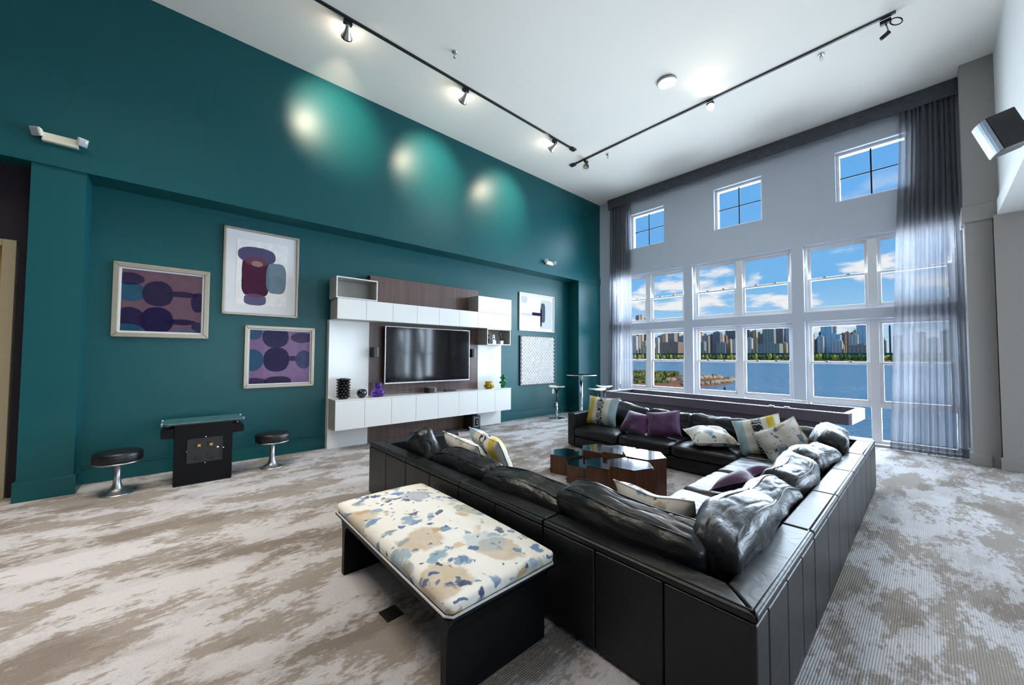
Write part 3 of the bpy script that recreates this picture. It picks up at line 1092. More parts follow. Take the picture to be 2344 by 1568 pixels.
for sx in (-0.12, 0.12):
    for sy in (-0.07, 0.07):
        MB().cyl((sx, sy, 0), (sx, sy, 0.013), 0.014, 10).build('foot', 'black_plastic', t)

# vases on the worktop
ZT = 0.780
yv = lambda u, v, x: at(u, v, 0, x).y
v1 = thing('spiked_vase', 'tall black ceramic vase covered in spiky scales', 'vase', (-6.02, yv(786, 905, -6.02), ZT))
MB().lathe([(0.060, 0), (0.068, 0.01), (0.062, 0.30), (0.066, 0.312), (0.055, 0.312), (0.05, 0.29)], 20).build('body', 'ceramic_black', v1, True)
sp = MB()
for j in range(7):
    for i in range(11):
        a = 2 * PI * (i + 0.5 * (j % 2)) / 11
        z = 0.03 + j * 0.042
        d = Vector((math.cos(a), math.sin(a), 0))
        sp.cyl(d * 0.060 + Vector((0, 0, z)), d * 0.100 + Vector((0, 0, z + 0.012)), 0.021, 8, 0.011)
sp.build('spikes', 'ceramic_black', v1, True)
v2 = MB()
v2.lathe([(0.028, 0), (0.052, 0.012), (0.073, 0.045), (0.078, 0.075), (0.066, 0.112), (0.042, 0.132), (0.020, 0.136), (0.018, 0.128)], 28)
tag(v2.build('round_vase', 'ceramic_black', None, True, loc=(-6.02, yv(828, 905, -6.02), ZT)), 'small round dark ceramic vase between the spiked and purple vases', 'vase')
v3 = MB()
rib = lambda a, z: 1 + (0.10 * abs(math.sin(4 * a)) if z < 0.125 else 0.03 * abs(math.sin(4 * a)))
v3.lathe([(0.045, 0), (0.075, 0.008), (0.098, 0.040), (0.100, 0.068), (0.080, 0.105), (0.045, 0.125), (0.040, 0.135), (0.052, 0.155), (0.056, 0.185), (0.050, 0.205), (0.058, 0.222),
          (0.052, 0.222), (0.040, 0.19), (0.032, 0.135)], 48, None, rib)
tag(v3.build('purple_vase', 'purple_glass', None, True, loc=(-6.00, yv(865, 905, -6.0), ZT)), 'purple glass gourd-shaped vase with ribbed lower bulb', 'vase')
v4 = thing('yellow_vase', 'yellow glass bubble vase at the right of the media worktop', 'vase', (-6.00, yv(1119, 885, -6.0), ZT))
MB().lathe([(0.050, 0), (0.082, 0.012), (0.090, 0.05), (0.080, 0.085), (0.074, 0.105), (0.080, 0.135), (0.072, 0.145), (0.064, 0.135), (0.066, 0.10), (0.075, 0.05), (0.04, 0.012)], 30).build('body', 'yellow_glass', v4, True)
for i in range(7):
    a = 2 * PI * i / 7
    MB().ball((0.080 * math.cos(a), 0.080 * math.sin(a), 0.050), 0.030, 8).build('bubble', 'yellow_glass', v4, True)
v5 = thing('green_vase', 'tall green glass vase of stacked bubbles at the worktop end', 'vase', (-6.00, yv(1152, 882, -6.0), ZT))
MB().lathe([(0.050, 0), (0.052, 0.01), (0.036, 0.045), (0.050, 0.075), (0.062, 0.105), (0.045, 0.145), (0.036, 0.160), (0.052, 0.200), (0.048, 0.232), (0.028, 0.250), (0.034, 0.272), (0.028, 0.272), (0.020, 0.25)], 28).build('body', 'green_glass', v5, True)
for z, rr, n in ((0.045, 0.036, 5), (0.11, 0.062, 6), (0.205, 0.050, 5)):
    for i in range(n):
        a = 2 * PI * (i + z * 9) / n
        MB().ball((rr * math.cos(a), rr * math.sin(a), z), 0.026, 8).build('bubble', 'green_glass', v5, True)
# sculptures in the niche
ZN = 1.668 + 0.016
t = thing('ring_sculpture', 'silver double-ring ornament on a white block in the niche', 'ornament', (-5.98, 4.865, ZN))
B('block', 'white_lacquer', t, -0.035, 0.035, -0.045, 0.045, 0, 0.075, 0.002)
for z, r in ((0.110, 0.030), (0.165, 0.026)):
    MB().tube([(0, r * math.cos(a), z + r * math.sin(a)) for a in [2 * PI * k / 20 for k in range(20)]], 0.010, 8, True).build('ring', 'chrome', t, True)
t = thing('curved_sculpture', 'curved black blade ornament on a white block in the niche', 'ornament', (-5.98, 5.065, ZN))
B('block', 'white_lacquer', t, -0.035, 0.035, -0.04, 0.04, 0, 0.075, 0.002)
MB().tube([(0, 0.01, 0.07), (0, 0.022, 0.11), (0, 0.002, 0.15), (0, -0.030, 0.20), (0, -0.045, 0.245)], 0.016, 8).build('blade', 'ceramic_black', t, True)
MB().ball((0, -0.035, 0.225), 0.03, 8, (0.5, 1, 1)).build('tip', 'ceramic_black', t, True)
t = thing('bust_ornament', 'black head-shaped ornament at the back of the niche', 'ornament', (-6.10, 4.80, ZN))
MB().lathe([(0.03, 0), (0.032, 0.02), (0.022, 0.05), (0.045, 0.09), (0.052, 0.13), (0.048, 0.17), (0.025, 0.20), (0.002, 0.205)], 18).build('head', 'ceramic_black', t, True)
t = thing('standing_frame', 'small black standing tablet at the left side of the niche', 'ornament', (-6.0, 4.675, ZN))
B('plate', 'ceramic_black', t, -0.05, 0.05, -0.012, 0.012, 0.03, 0.235, 0.004)
B('foot', 'ceramic_black', t, -0.04, 0.04, -0.02, 0.02, 0.0, 0.03, 0.003)


# ================================================================== FRAMED ART
def ellipse_art(name, bg, shapes, warp=0.03, wscale=5.0, grain=0.25):
    """shapes: (cx, cy, rx, ry, power, rgb, opacity) in picture units 0..1"""
    def f(g, b):
        v = g.coord()
        n = g.noise(v, wscale, 4, col=True)
        vv = g.node('ShaderNodeMix', data_type='VECTOR')
        g.set(vv, 0, warp)
        g.set(vv, 4, v)
        g.set(vv, 5, n)
        s = g.sep(vv.outputs[1])
        tex = g.noise(v, 9, 5, 0.65)
        c = g.mix(tex, tuple(q * (1 - grain) for q in bg), tuple(min(1, q * (1 + grain)) for q in bg))
        for cx, cy, rx, ry, pw, rgb, op in shapes:
            dx = g.math('POWER', g.math('ABSOLUTE', g.math('DIVIDE', g.math('SUBTRACT', s[1], cx + warp / 2), rx)), pw)
            dy = g.math('POWER', g.math('ABSOLUTE', g.math('DIVIDE', g.math('SUBTRACT', s[2], cy + warp / 2), ry)), pw)
            m = g.math('SUBTRACT', 1.0, g.step(g.math('ADD', dx, dy), 0.93, 1.03))
            cc = g.mix(tex, tuple(q * (1 - grain) for q in rgb), tuple(min(1, q * (1 + grain)) for q in rgb))
            c = g.mix(g.math('MULTIPLY', m, op), c, cc)
        g.set(b, 'Base Color', c)
    return mat(name, rough=0.9, spec=0.05, build=f)


NAVY, INK, TEALB, MAUVE = (0.012, 0.011, 0.050), (0.022, 0.020, 0.052), (0.015, 0.080, 0.135), (0.135, 0.078, 0.105)
LILAC = (0.20, 0.12, 0.23)
ellipse_art('print_dark', MAUVE, [
    (0.10, 0.62, 0.19, 0.15, 2, TEALB, 0.9), (0.42, 0.62, 0.19, 0.21, 2.2, INK, 0.95), (0.72, 0.64, 0.20, 0.05, 2, INK, 0.9), (0.93, 0.52, 0.10, 0.17, 2, NAVY, 0.85),
    (0.10, 0.18, 0.18, 0.20, 2, NAVY, 0.9), (0.42, 0.18, 0.20, 0.22, 2.2, NAVY, 0.95), (0.72, 0.17, 0.20, 0.05, 2, NAVY, 0.9), (0.95, 0.08, 0.10, 0.10, 2, NAVY, 0.9),
    (0.06, 0.03, 0.20, 0.08, 2, TEALB, 0.8), (0.08, 0.83, 0.18, 0.10, 2, NAVY, 0.8), (0.75, 0.02, 0.16, 0.06, 2, (0.07, 0.09, 0.13), 0.8)], 0.02, 6)
ellipse_art('print_violet', LILAC, [
    (0.05, 0.43, 0.17, 0.20, 2, TEALB, 0.9), (0.42, 0.44, 0.21, 0.23, 2.3, NAVY, 0.95), (0.70, 0.46, 0.12, 0.05, 2, INK, 0.9), (0.88, 0.44, 0.15, 0.18, 2, (0.035, 0.05, 0.11), 0.9),
    (0.40, 0.86, 0.21, 0.20, 2.3, (0.02, 0.018, 0.06), 0.95), (0.84, 0.86, 0.20, 0.10, 2, INK, 0.8), (0.05, 0.92, 0.14, 0.12, 2, TEALB, 0.85), (0.45, 0.03, 0.22, 0.10, 2, INK, 0.9), (0.08, 0.02, 0.20, 0.09, 2, NAVY, 0.8)], 0.02, 6)
ellipse_art('print_ink', (0.83, 0.82, 0.80), [
    (0.36, 0.44, 0.26, 0.30, 5, (0.075, 0.022, 0.050), 1.0), (0.38, 0.76, 0.36, 0.125, 2.6, (0.095, 0.085, 0.16), 1.0), (0.37, 0.665, 0.22, 0.075, 2, (0.16, 0.055, 0.08), 0.85),
    (0.38, 0.635, 0.11, 0.045, 2, (0.42, 0.28, 0.23), 0.6), (0.76, 0.44, 0.20, 0.24, 3.4, (0.13, 0.20, 0.26), 0.95), (0.36, 0.085, 0.21, 0.085, 3, (0.13, 0.11, 0.21), 1.0),
    (0.36, 0.15, 0.14, 0.03, 2, (0.14, 0.06, 0.11), 0.8)], 0.02, 10, 0.2)
ellipse_art('print_pale', (0.80, 0.80, 0.81), [
    (0.08, 0.90, 0.10, 0.14, 2, (0.50, 0.52, 0.54), 0.9), (0.80, 0.45, 0.20, 0.50, 8, (0.56, 0.57, 0.58), 1.0), (0.30, 0.42, 0.34, 0.035, 8, (0.52, 0.52, 0.55), 0.9),
    (0.50, 0.46, 0.17, 0.05, 8, (0.022, 0.015, 0.045), 1.0), (0.69, 0.52, 0.075, 0.32, 4, (0.085, 0.10, 0.13), 1.0), (0.625, 0.36, 0.026, 0.30, 6, (0.012, 0.012, 0.025), 1.0)], 0.004, 6, 0.05)


def framed(name, label, y0, y1, z0, z1, fwid, print_mat, frame_mat, matw, depth=0.035, cat='picture', glazed=True):
    t = thing(name, label, cat, (XN, y0, z0))
    w, hh = y1 - y0, z1 - z0
    m = MB()
    for poly in ([(0, 0), (w, 0), (w - fwid, fwid), (fwid, fwid)], [(w, 0), (w, hh), (w - fwid, hh - fwid), (w - fwid, fwid)],
                 [(w, hh), (0, hh), (fwid, hh - fwid), (w - fwid, hh - fwid)], [(0, hh), (0, 0), (fwid, fwid), (fwid, hh - fwid)]):
        q = Matrix(((0, 0, 1, 0), (1, 0, 0, 0), (0, 1, 0, 0), (0, 0, 0, 1)))
        m2 = MB().prism(poly, 0.001, depth, q)
        m2.build('frame_rail', frame_mat, t, bevel=0.006)
    B('mat_board', 'mat_board', t, 0.002, 0.014, fwid, w - fwid, fwid, hh - fwid)
    a = fwid + matw
    p = MB().box(0.0, 0.002, 0, 1, 0, 1).build('print', print_mat, t)
    p.location = (0.0142, a, a)
    p.scale = (1, w - 2 * a, hh - 2 * a)
    if glazed:
        B('glazing', 'picture_glass', t, 0.018, 0.020, fwid, w - fwid, fwid, hh - fwid)
    return t


framed('framed_print', 'dark blue and mauve abstract print in champagne frame nearest the column', -0.55, 0.328, 1.650, 2.530, 0.055, 'print_dark', 'champagne_frame', 0.02)
framed('framed_print', 'tall framed print of a plum and blue ink shape on white', 0.456, 1.360, 1.992, 3.192, 0.032, 'print_ink', 'champagne_frame', 0.115)
framed('framed_print', 'violet and navy abstract print in champagne frame above the round stool', 0.718, 1.600, 0.978, 1.858, 0.045, 'print_violet', 'champagne_frame', 0.018)
framed('framed_print', 'white-framed pale print with a grey hammer-like shape', 5.888, 7.09, 2.030, 2.927, 0.03, 'print_pale', 'white_frame', 0.05, 0.035, glazed=False)
t = thing('relief_panel', 'white relief panel of raised geometric scales on the teal wall', 'picture', (XN, 5.918, 0.762))
B('backing', 'black_metal', t, 0.001, 0.030, 0, 1.17, 0, 1.155)
rp = MB()
NC, NR = 13, 26
cw, ch = 1.17 / NC, 1.155 / NR
for j in range(NR):
    for i in range(NC):
        y, z = (i + 0.5 + 0.5 * (j % 2)) * cw, (j + 0.5) * ch
        if y > 1.17 - 0.01:
            continue
        yl, yr = max(0.0, y - cw / 2), min(1.17, y + cw / 2)
        zl, zh = max(0.0, z - ch), min(1.155, z + ch)
        e = (0.072, y - cw * 0.26, z + ch * 0.15)
        rp.add([(0.031, yl, z), (0.031, y, zl), (0.031, yr, z), (0.031, y, zh), e], [(0, 1, 4), (1, 2, 4), (2, 3, 4), (3, 0, 4)])
rp.build('relief_tiles', 'relief_white', t)
t = thing('wall_outlet', 'white electrical outlet low on the teal wall below the relief panel', 'outlet', (XN, 7.075, 0.505))
B('cover_plate', 'ivory_plastic', t, 0.0005, 0.006, -0.04, 0.04, 0, 0.12, 0.002)
B('socket', 'cream_plastic', t, 0.006, 0.008, -0.018, 0.018, 0.018, 0.05, 0.001)
B('socket', 'cream_plastic', t, 0.006, 0.008, -0.018, 0.018, 0.070, 0.102, 0.001)


# ================================================================== EMERGENCY LIGHTS, WALL SPEAKER
def emergency(label, y, z, tilt):
    t = thing('emergency_light', label, 'emergency light', (XU, y, z), 0, 'twin-head emergency lights')
    MB().prism([(-0.125, 0), (0.125, 0), (0.112, 0.085), (-0.112, 0.085)], 0.001, 0.055, Matrix(((0, 0, 1, 0), (1, 0, 0, 0), (0, 1, 0, 0), (0, 0, 0, 1)))).build('housing', 'cream_plastic', t, bevel=0.008)
    B('indicator', 'red_plastic', t, 0.02, 0.03, -0.05, -0.04, -0.002, 0.003)
    for s in (-1, 1):
        q = Vector((0.75, s * 0.45, -0.35)).to_track_quat('Z', 'Y').to_matrix().to_4x4()
        q.translation = (0.060, s * 0.145, 0.070)
        m = MB().lathe([(0.018, -0.045), (0.040, -0.02), (0.058, 0.018), (0.060, 0.026)], 4, q @ Matrix.Rotation(PI / 4, 4, 'Z'))
        o = m.build('reflector', 'cream_plastic', t, bevel=0.006)
        m2 = MB().lathe([(0.054, 0.027), (0.050, 0.036), (0.02, 0.040)], 4, q @ Matrix.Rotation(PI / 4, 4, 'Z'))
        m2.build('lens', 'lamp_lens', o, bevel=0.004)
        MB().cyl((0.03, s * 0.10, 0.06), (0.052, s * 0.135, 0.068), 0.012, 10).build('swivel', 'cream_plastic', o, True)


emergency('cream twin-head emergency light above the near teal column', -0.925, 3.60, 1)
emergency('cream twin-head emergency light far along the beam near the window corner', 6.51, 3.585, 1)

t = thing('hanging_speaker', 'black angled loudspeaker bracketed high on the right wall', 'speaker', (0.43, 4.9, 3.25))
yawm = Matrix.Rotation(math.radians(16), 4, 'Z') @ Matrix.Rotation(math.radians(-19), 4, 'Y')
# local: -x front, z height
pf = [(-0.085 - 0.018 * (1 - (2 * k / 8 - 1) ** 2), -0.105 + 0.21 * k / 8) for k in range(9)]
MB().prism([(0.085, -0.085), (0.085, 0.085)] + [(p[0], -p[1]) for p in pf], -0.145, 0.145, yawm).build('cabinet', 'black_plastic', t, bevel=0.006)
gp = [(p[0] - 0.004, -p[1] * 0.97) for p in pf]
gr = MB().prism(gp + [(p[0] + 0.003, p[1]) for p in reversed(gp)], -0.140, 0.140, yawm)
gr.build('grille', 'charcoal_grille', t)
MB().ball(tuple(yawm @ Vector((-0.108, -0.02, 0.05))), 0.006, 6).build('indicator', 'led', t)
br = MB().tube([tuple(yawm @ Vector((0.08, 0, 0.03))), (0.15, 0.0, 0.06), (0.228, 0.02, 0.05)], 0.012, 8)
br.box(0.215, 0.2295, -0.06, 0.09, -0.08, 0.16)
br.build('bracket', 'black_metal', t)
MB().tube([tuple(yawm @ Vector((0.085, 0.02, -0.02))), (0.14, 0.06, 0.10), (0.19, 0.02, 0.02), (0.226, 0.05, 0.12)], 0.004, 6).build('wire', 'black_plastic', t, True)

# ================================================================== CEILING FITTINGS
ZC = H


def track(label, p0, p1):
    p0, p1 = Vector(p0), Vector(p1)
    L = (p1 - p0).length
    t = thing('light_track', label, 'light track', tuple((p0 + p1) / 2), math.atan2(p1.y - p0.y, p1.x - p0.x), 'black ceiling light tracks')
    B('rail', 'black_metal', t, -L / 2, L / 2, -0.018, 0.018, -0.022, 0.0, 0.002)
    return t, L


tl, L1 = track('black track light rail running along the teal wall', (-4.655, 0.85, ZC), (-4.655, 5.74, ZC))
B('feed_box', 'black_metal', tl, L1 / 2 - 0.01, L1 / 2 + 0.11, -0.045, 0.045, -0.03, 0.0, 0.003)
tr_, L2 = track('black track light rail running along the window wall', (-5.00, 6.28, ZC), (-0.18, 6.28, ZC))
B('feed_box', 'black_metal', tr_, -L2 / 2 - 0.11, -L2 / 2 + 0.01, -0.045, 0.045, -0.03, 0.0, 0.003)


def spot_lamp(name, loc, aim, energy, ang, color=(1.0, 0.86, 0.64)):
    l = bpy.data.lights.new(name, 'SPOT')
    l.energy = energy
    l.spot_size = math.radians(ang)
    l.spot_blend = 1.0
    l.shadow_soft_size = 0.03
    l.color = color
    o = bpy.data.objects.new(name, l)
    COL.objects.link(o)
    o.location = loc
    o.rotation_euler = (Vector(aim) - Vector(loc)).to_track_quat('-Z', 'Y').to_euler()
    return o


def track_head(label, x, y, aim, energy, ang=69, lit=True):
    """silver bell-shaped head on a short black stem, with its lamp"""
    t = thing('track_head', label, 'spotlight', (x, y, ZC - 0.022), 0, 'spotlight heads on the ceiling tracks')
    B('adapter', 'black_metal', t, -0.022, 0.022, -0.05, 0.05, -0.045, 0.0, 0.003)
    d = (Vector(aim) - Vector((x, y, ZC - 0.15))).normalized()
    c = Vector((0, 0, -0.10))
    MB().cyl((0, 0, -0.045), (0, 0, -0.10), 0.012, 10).build('stem', 'black_metal', t, True)
    q = d.to_track_quat('Z', 'Y').to_matrix().to_4x4()
    q.translation = c - d * 0.02
    MB().lathe([(0.022, -0.03), (0.026, 0.0), (0.034, 0.05), (0.062, 0.115), (0.064, 0.125), (0.058, 0.125), (0.03, 0.05), (0.015, 0.01)], 24, q).build('bell', 'satin_metal', t, True)
    MB().lathe([(0.066, 0.118), (0.067, 0.130), (0.058, 0.131), (0.057, 0.119)], 24, q).build('rim', 'black_metal', t, True)
    if lit:
        MB().lathe([(0.045, 0.098), (0.040, 0.104), (0.01, 0.108)], 20, q).build('bulb', 'lamp_glow', t, True)
        p = Vector((x, y, ZC - 0.022)) + c + d * 0.118
        spot_lamp('track_spot', p, aim, energy, ang)
        sl_ = bpy.data.lights.new('track_spill', 'POINT')
        sl_.energy = energy * 0.013
        sl_.color = (1.0, 0.90, 0.72)
        sl_.shadow_soft_size = 0.03
        so_ = bpy.data.objects.new('track_spill', sl_)
        COL.objects.link(so_)
        so_.location = p + d * 0.04
    return t


P1, P2, P3 = (XU, 1.75, 5.02), (XU, 3.38, 4.82), (XU, 5.10, 4.70)
track_head('bell-shaped spotlight head nearest the camera end of the teal-wall track', -4.69, 1.48, P1, 260)
track_head('bell-shaped spotlight head in the middle of the teal-wall track', -4.69, 3.23, P2, 260)
track_head('bell-shaped spotlight head at the far end of the teal-wall track', -4.69, 5.28, P3, 230)
track_head('small spotlight head at the left end of the window-wall track', -4.74, 6.33, (-2.0, 2.0, 1.0), 30, 60)
# glowing head facing the camera, half way along the window-wall track
t = thing('track_head', 'brightly glowing spotlight head halfway along the window-wall track', 'spotlight', (-2.28, 6.33, ZC - 0.022), 0, 'spotlight heads on the ceiling tracks')
B('adapter', 'black_metal', t, -0.05, 0.05, -0.022, 0.022, -0.045, 0.0, 0.003)
qq = Vector((0.35, -0.85, -0.35)).to_track_quat('Z', 'Y').to_matrix().to_4x4()
qq.translation = (0, 0, -0.09)
MB().lathe([(0.022, -0.03), (0.034, 0.04), (0.058, 0.085), (0.054, 0.085), (0.02, 0.0)], 24, qq).build('bell', 'satin_metal', t, True)
MB().lathe([(0.05, 0.075), (0.048, 0.084), (0.02, 0.092), (0.002, 0.094)], 20, qq).build('bulb', mat('bulb_hot', (1, 1, 1), 0.4, emit=(1, 0.97, 0.9), estr=60), t, True)
spot_lamp('glow_spot', Vector((-2.28, 6.33, ZC - 0.112)) + Vector((0.035, -0.085, -0.035)) * 1.1, (-1.6, 3.0, 2.5), 60, 150)
# dangling head with open ring at the right end
t = thing('track_head', 'loose spotlight head dangling with its open ring at the right end of the window-wall track', 'spotlight', (-0.27, 6.33, ZC - 0.022), 0, 'spotlight heads on the ceiling tracks')
B('adapter', 'black_metal', t, -0.05, 0.05, -0.022, 0.022, -0.045, 0.0, 0.003)
MB().tube([(0, 0, -0.045), (0.01, 0, -0.09), (0.02, -0.01, -0.13), (0.0, -0.02, -0.18)], 0.008, 8).build('stem', 'satin_metal', t, True)
MB().tube([(0.09 + 0.050 * math.cos(a), -0.02 + 0.036 * math.cos(a), -0.085 + 0.045 * math.sin(a)) for a in [2 * PI * k / 22 for k in range(22)]], 0.007, 8, True).build('ring', 'black_metal', t, True)
MB().cyl((-0.045, -0.03, -0.225), (0.03, -0.02, -0.175), 0.024, 14).build('lamp_holder', 'black_metal', t, True)

# flush disc ceiling light
t = thing('ceiling_disc_light', 'round white flush ceiling light, glowing', 'ceiling light', (-2.545, 5.385, ZC))
MB().lathe([(0.135, 0.0), (0.135, -0.028), (0.122, -0.036), (0.116, -0.030)], 36).build('rim', 'satin_metal', t, True)
MB().lathe([(0.120, -0.012), (0.118, -0.030), (0.085, -0.044), (0.03, -0.050), (0.001, -0.051)], 36).build('diffuser', 'disc_glow', t, True)
pl = bpy.data.lights.new('disc_lamp', 'AREA')
pl.shape = 'DISK'
pl.size = 0.22
pl.energy = 25
pl.color = (1.0, 0.93, 0.82)
po = bpy.data.objects.new('disc_lamp', pl)
COL.objects.link(po)
po.location = (-2.545, 5.385, ZC - 0.056)


def sprinkler(label, x, y):
    t = thing('sprinkler', label, 'sprinkler', (x, y, ZC), 0, 'ceiling sprinkler heads')
    MB().lathe([(0.038, 0.0), (0.038, -0.004), (0.026, -0.012), (0.014, -0.012)], 20).build('escutcheon', 'chrome', t, True)
    MB().cyl((0, 0, -0.012), (0, 0, -0.035), 0.011, 10).build('body', 'chrome', t, True)
    MB().tube([(0.010, 0, -0.03), (0.016, 0, -0.048), (0.0, 0, -0.068)], 0.0035, 6).build('arm', 'chrome', t, True)
    MB().tube([(-0.010, 0, -0.03), (-0.016, 0, -0.048), (0.0, 0, -0.068)], 0.0035, 6).build('arm', 'chrome', t, True)
    MB().lathe([(0.004, -0.066), (0.020, -0.070), (0.020, -0.073), (0.002, -0.073)], 16).build('deflector', 'chrome', t, True)


sprinkler('chrome ceiling sprinkler between the two tracks, near the teal wall', -4.23, 2.73)
sprinkler('chrome ceiling sprinkler behind the right part of the window track', -0.90, 6.45)
sprinkler('chrome ceiling sprinkler near the far corner, by the left end of the window track', -4.31, 6.49)

# ================================================================== SECTIONAL SOFA
HS = 0.53      # frame height
SX0, SX1, SY0, SY1 = -3.98, -0.43, 1.56, 5.82
BT = 0.145     # back thickness
ZB0 = 0.02
GP = 0.004


def run_panels(t, axis, a0, a1, n, c0, c1, outer, topn, z1=HS, z0=ZB0):
    """upholstered back: padded panels between vertical seams, top panels stitched above"""
    for k in range(n):
        p, q = a0 + (a1 - a0) * k / n + GP / 2, a0 + (a1 - a0) * (k + 1) / n - GP / 2
        args = (p, q, c0, c1) if axis == 0 else (c0, c1, p, q)
        B('back_panel', 'leather', t, *args, z0, z1 - 0.035, 0.009, 3)
    for k in range(topn):
        p, q = a0 + (a1 - a0) * k / topn + GP / 2, a0 + (a1 - a0) * (k + 1) / topn - GP / 2
        args = (p, q, c0, c1) if axis == 0 else (c0, c1, p, q)
        B('top_panel', 'leather', t, *args, z1 - 0.034, z1, 0.012, 3)
    # stitched welt along the outer top edge
    e = c0 if outer < 0 else c1
    e2 = e + 0.022 * (-outer)
    pts = [(a0, e2, z1 + 0.001), (a1, e2, z1 + 0.001)] if axis == 0 else [(e2, a0, z1 + 0.001), (e2, a1, z1 + 0.001)]
    MB().tube(pts, 0.0045, 6).build('welt', 'leather', t, True)


def seat(t, x0, x1, y0, y1, seed, z0=0.17, z1=0.315):
    vs, fs = softbox(x1 - x0 - 0.008, y1 - y0 - 0.008, z1 - z0, 0.055, 0.0, 0.0, 0.030, 28, 0.010, 3.2, seed, None, 0.005)
    o = MB().add(vs, fs).build('seat_cushion', 'leather_soft', t, True)
    o.location = ((x0 + x1) / 2, (y0 + y1) / 2, (z0 + z1) / 2)
    return o


def back_cushion(t, cx, cy, width, face, seed, lean=14, h=0.36, th=0.22, zb=0.30, tilt=0.0, dz=0.0, twist=0.0):
    """loose leather back cushion; face = direction it faces"""
    def sag(f, u, v, k):
        f.z -= 0.030 * (u ** 4) * max(0, k) + 0.02 * max(0, k) * (0.5 + 0.5 * math.sin(u * 4 + seed))
        f.y += 0.02 * math.sin(u * 3.1 + seed * 2) * (0.5 + 0.5 * k)
        return f
    vs, fs = softbox(width, th, h, 0.062, 0.008, 0.036, 0.014, 30, 0.022, 3.4, seed, sag, 0.005)
    o = MB().add(vs, fs).build('back_cushion', 'leather_soft', t, True)
    az = math.atan2(face[1], face[0]) + PI / 2
    r = Matrix.Rotation(az + math.radians(twist), 4, 'Z') @ Matrix.Rotation(math.radians(-lean), 4, 'X') @ Matrix.Rotation(math.radians(tilt), 4, 'Y')
    r.translation = (cx, cy, zb + h / 2 + dz)
    o.matrix_local = r
    # welt seam over the top edges
    for s in (-1, 1):
        pts = []
        for k in range(13):
            u = -0.86 + 1.72 * k / 12
            p = Vector((u * width / 2, s * th * 0.30, h / 2 + 0.004 * (1 - u * u)))
            a = Vector((p.x * 3.4 + seed * 3.1, p.y * 3.4 + seed * 1.7, p.z * 3.4 + seed))
            p += Vector((noise.noise(a), noise.noise(a + Vector((9, 4, 1))), noise.noise(a + Vector((3, 8, 5))))) * 0.020
            p = sag(p, u, s, 1.0)
            pts.append(p)
        MB().tube(pts, 0.004, 6).build('seam_welt', 'leather', o, True)
    return o


def base(t, x0, x1, y0, y1):
    B('base', 'leather', t, x0, x1, y0, y1, 0.015, 0.165, 0.012, 3)


# near section (its back towards the camera), with an arm at the far left end
s1 = thing('sofa_section', 'near straight section of the black leather sectional, beside the floral bench', 'sofa', (0, 0, 0), 0, 'modules of the black leather sectional')
run_panels(s1, 0, SX0, -1.478, 6, SY0, SY0 + BT, -1, 3)
B('arm', 'leather', s1, SX0, SX0 + 0.14, SY0 + BT + GP, 2.60, ZB0, HS, 0.022, 4)
base(s1, SX0 + 0.145, -1.478, SY0 + BT + GP, 2.59)
for k in range(3):
    a, b = SX0 + 0.145, -1.478
    seat(s1, a + (b - a) * k / 3, a + (b - a) * (k + 1) / 3, SY0 + BT + 0.03, 2.62, 11 + k)
back_cushion(s1, -3.42, 1.88, 0.74, (0, 1), 1, 22, 0.36, 0.17, 0.30, 24, 0.02, -12)
back_cushion(s1, -2.60, 1.86, 0.84, (0, 1), 2, 16, 0.35, 0.21, 0.29, 3)
back_cushion(s1, -1.86, 1.84, 0.78, (0, 1), 3, 16, 0.36, 0.21, 0.28, -1)
# near corner
s2 = thing('sofa_section', 'corner section of the black leather sectional nearest the camera', 'sofa', (0, 0, 0), 0, 'modules of the black leather sectional')
for k in range(3):
    p, q = -1.472 + (SX1 - BT * 0 + 1.472) * k / 3, -1.472 + (SX1 + 1.472) * (k + 1) / 3
    B('back_panel', 'leather', s2, p + GP / 2, q - GP / 2, SY0, SY0 + BT, ZB0, HS - 0.035, 0.009, 3)
for k in range(3):
    a0, a1 = SY0 + BT, 2.532
    p, q = a0 + (a1 - a0) * k / 3, a0 + (a1 - a0) * (k + 1) / 3
    B('back_panel', 'leather', s2, SX1 - BT, SX1, p + GP / 2, q - GP / 2, ZB0, HS - 0.035, 0.009, 3)
e = 0.0025
MB().prism([(-1.472, SY0), (SX1 - e, SY0), (SX1 - BT - e, SY0 + BT), (-1.472, SY0 + BT)], HS - 0.034, HS).build('top_panel', 'leather', s2, bevel=0.012, seg=3)
MB().prism([(SX1, SY0 + e), (SX1, 2.530), (SX1 - BT, 2.530), (SX1 - BT, SY0 + BT + e)], HS - 0.034, HS).build('top_panel', 'leather', s2, bevel=0.012, seg=3)
MB().tube([(-1.472, SY0 + 0.022, HS + 0.001), (SX1 - 0.022, SY0 + 0.022, HS + 0.001), (SX1 - 0.022, 2.53, HS + 0.001)], 0.0045, 6).build('welt', 'leather', s2, True)
base(s2, -1.472, SX1 - BT - GP, SY0 + BT + GP, 2.53)
seat(s2, -1.472, SX1 - BT - 0.02, SY0 + BT + 0.03, 2.53, 21)
back_cushion(s2, -1.115, 1.84, 0.86, (0, 1), 4, 14, 0.38, 0.22, 0.29, -3, 0.02)
back_cushion(s2, -0.715, 2.19, 0.80, (-1, 0), 5, 17, 0.40, 0.24, 0.28, 2, 0.02, 4)
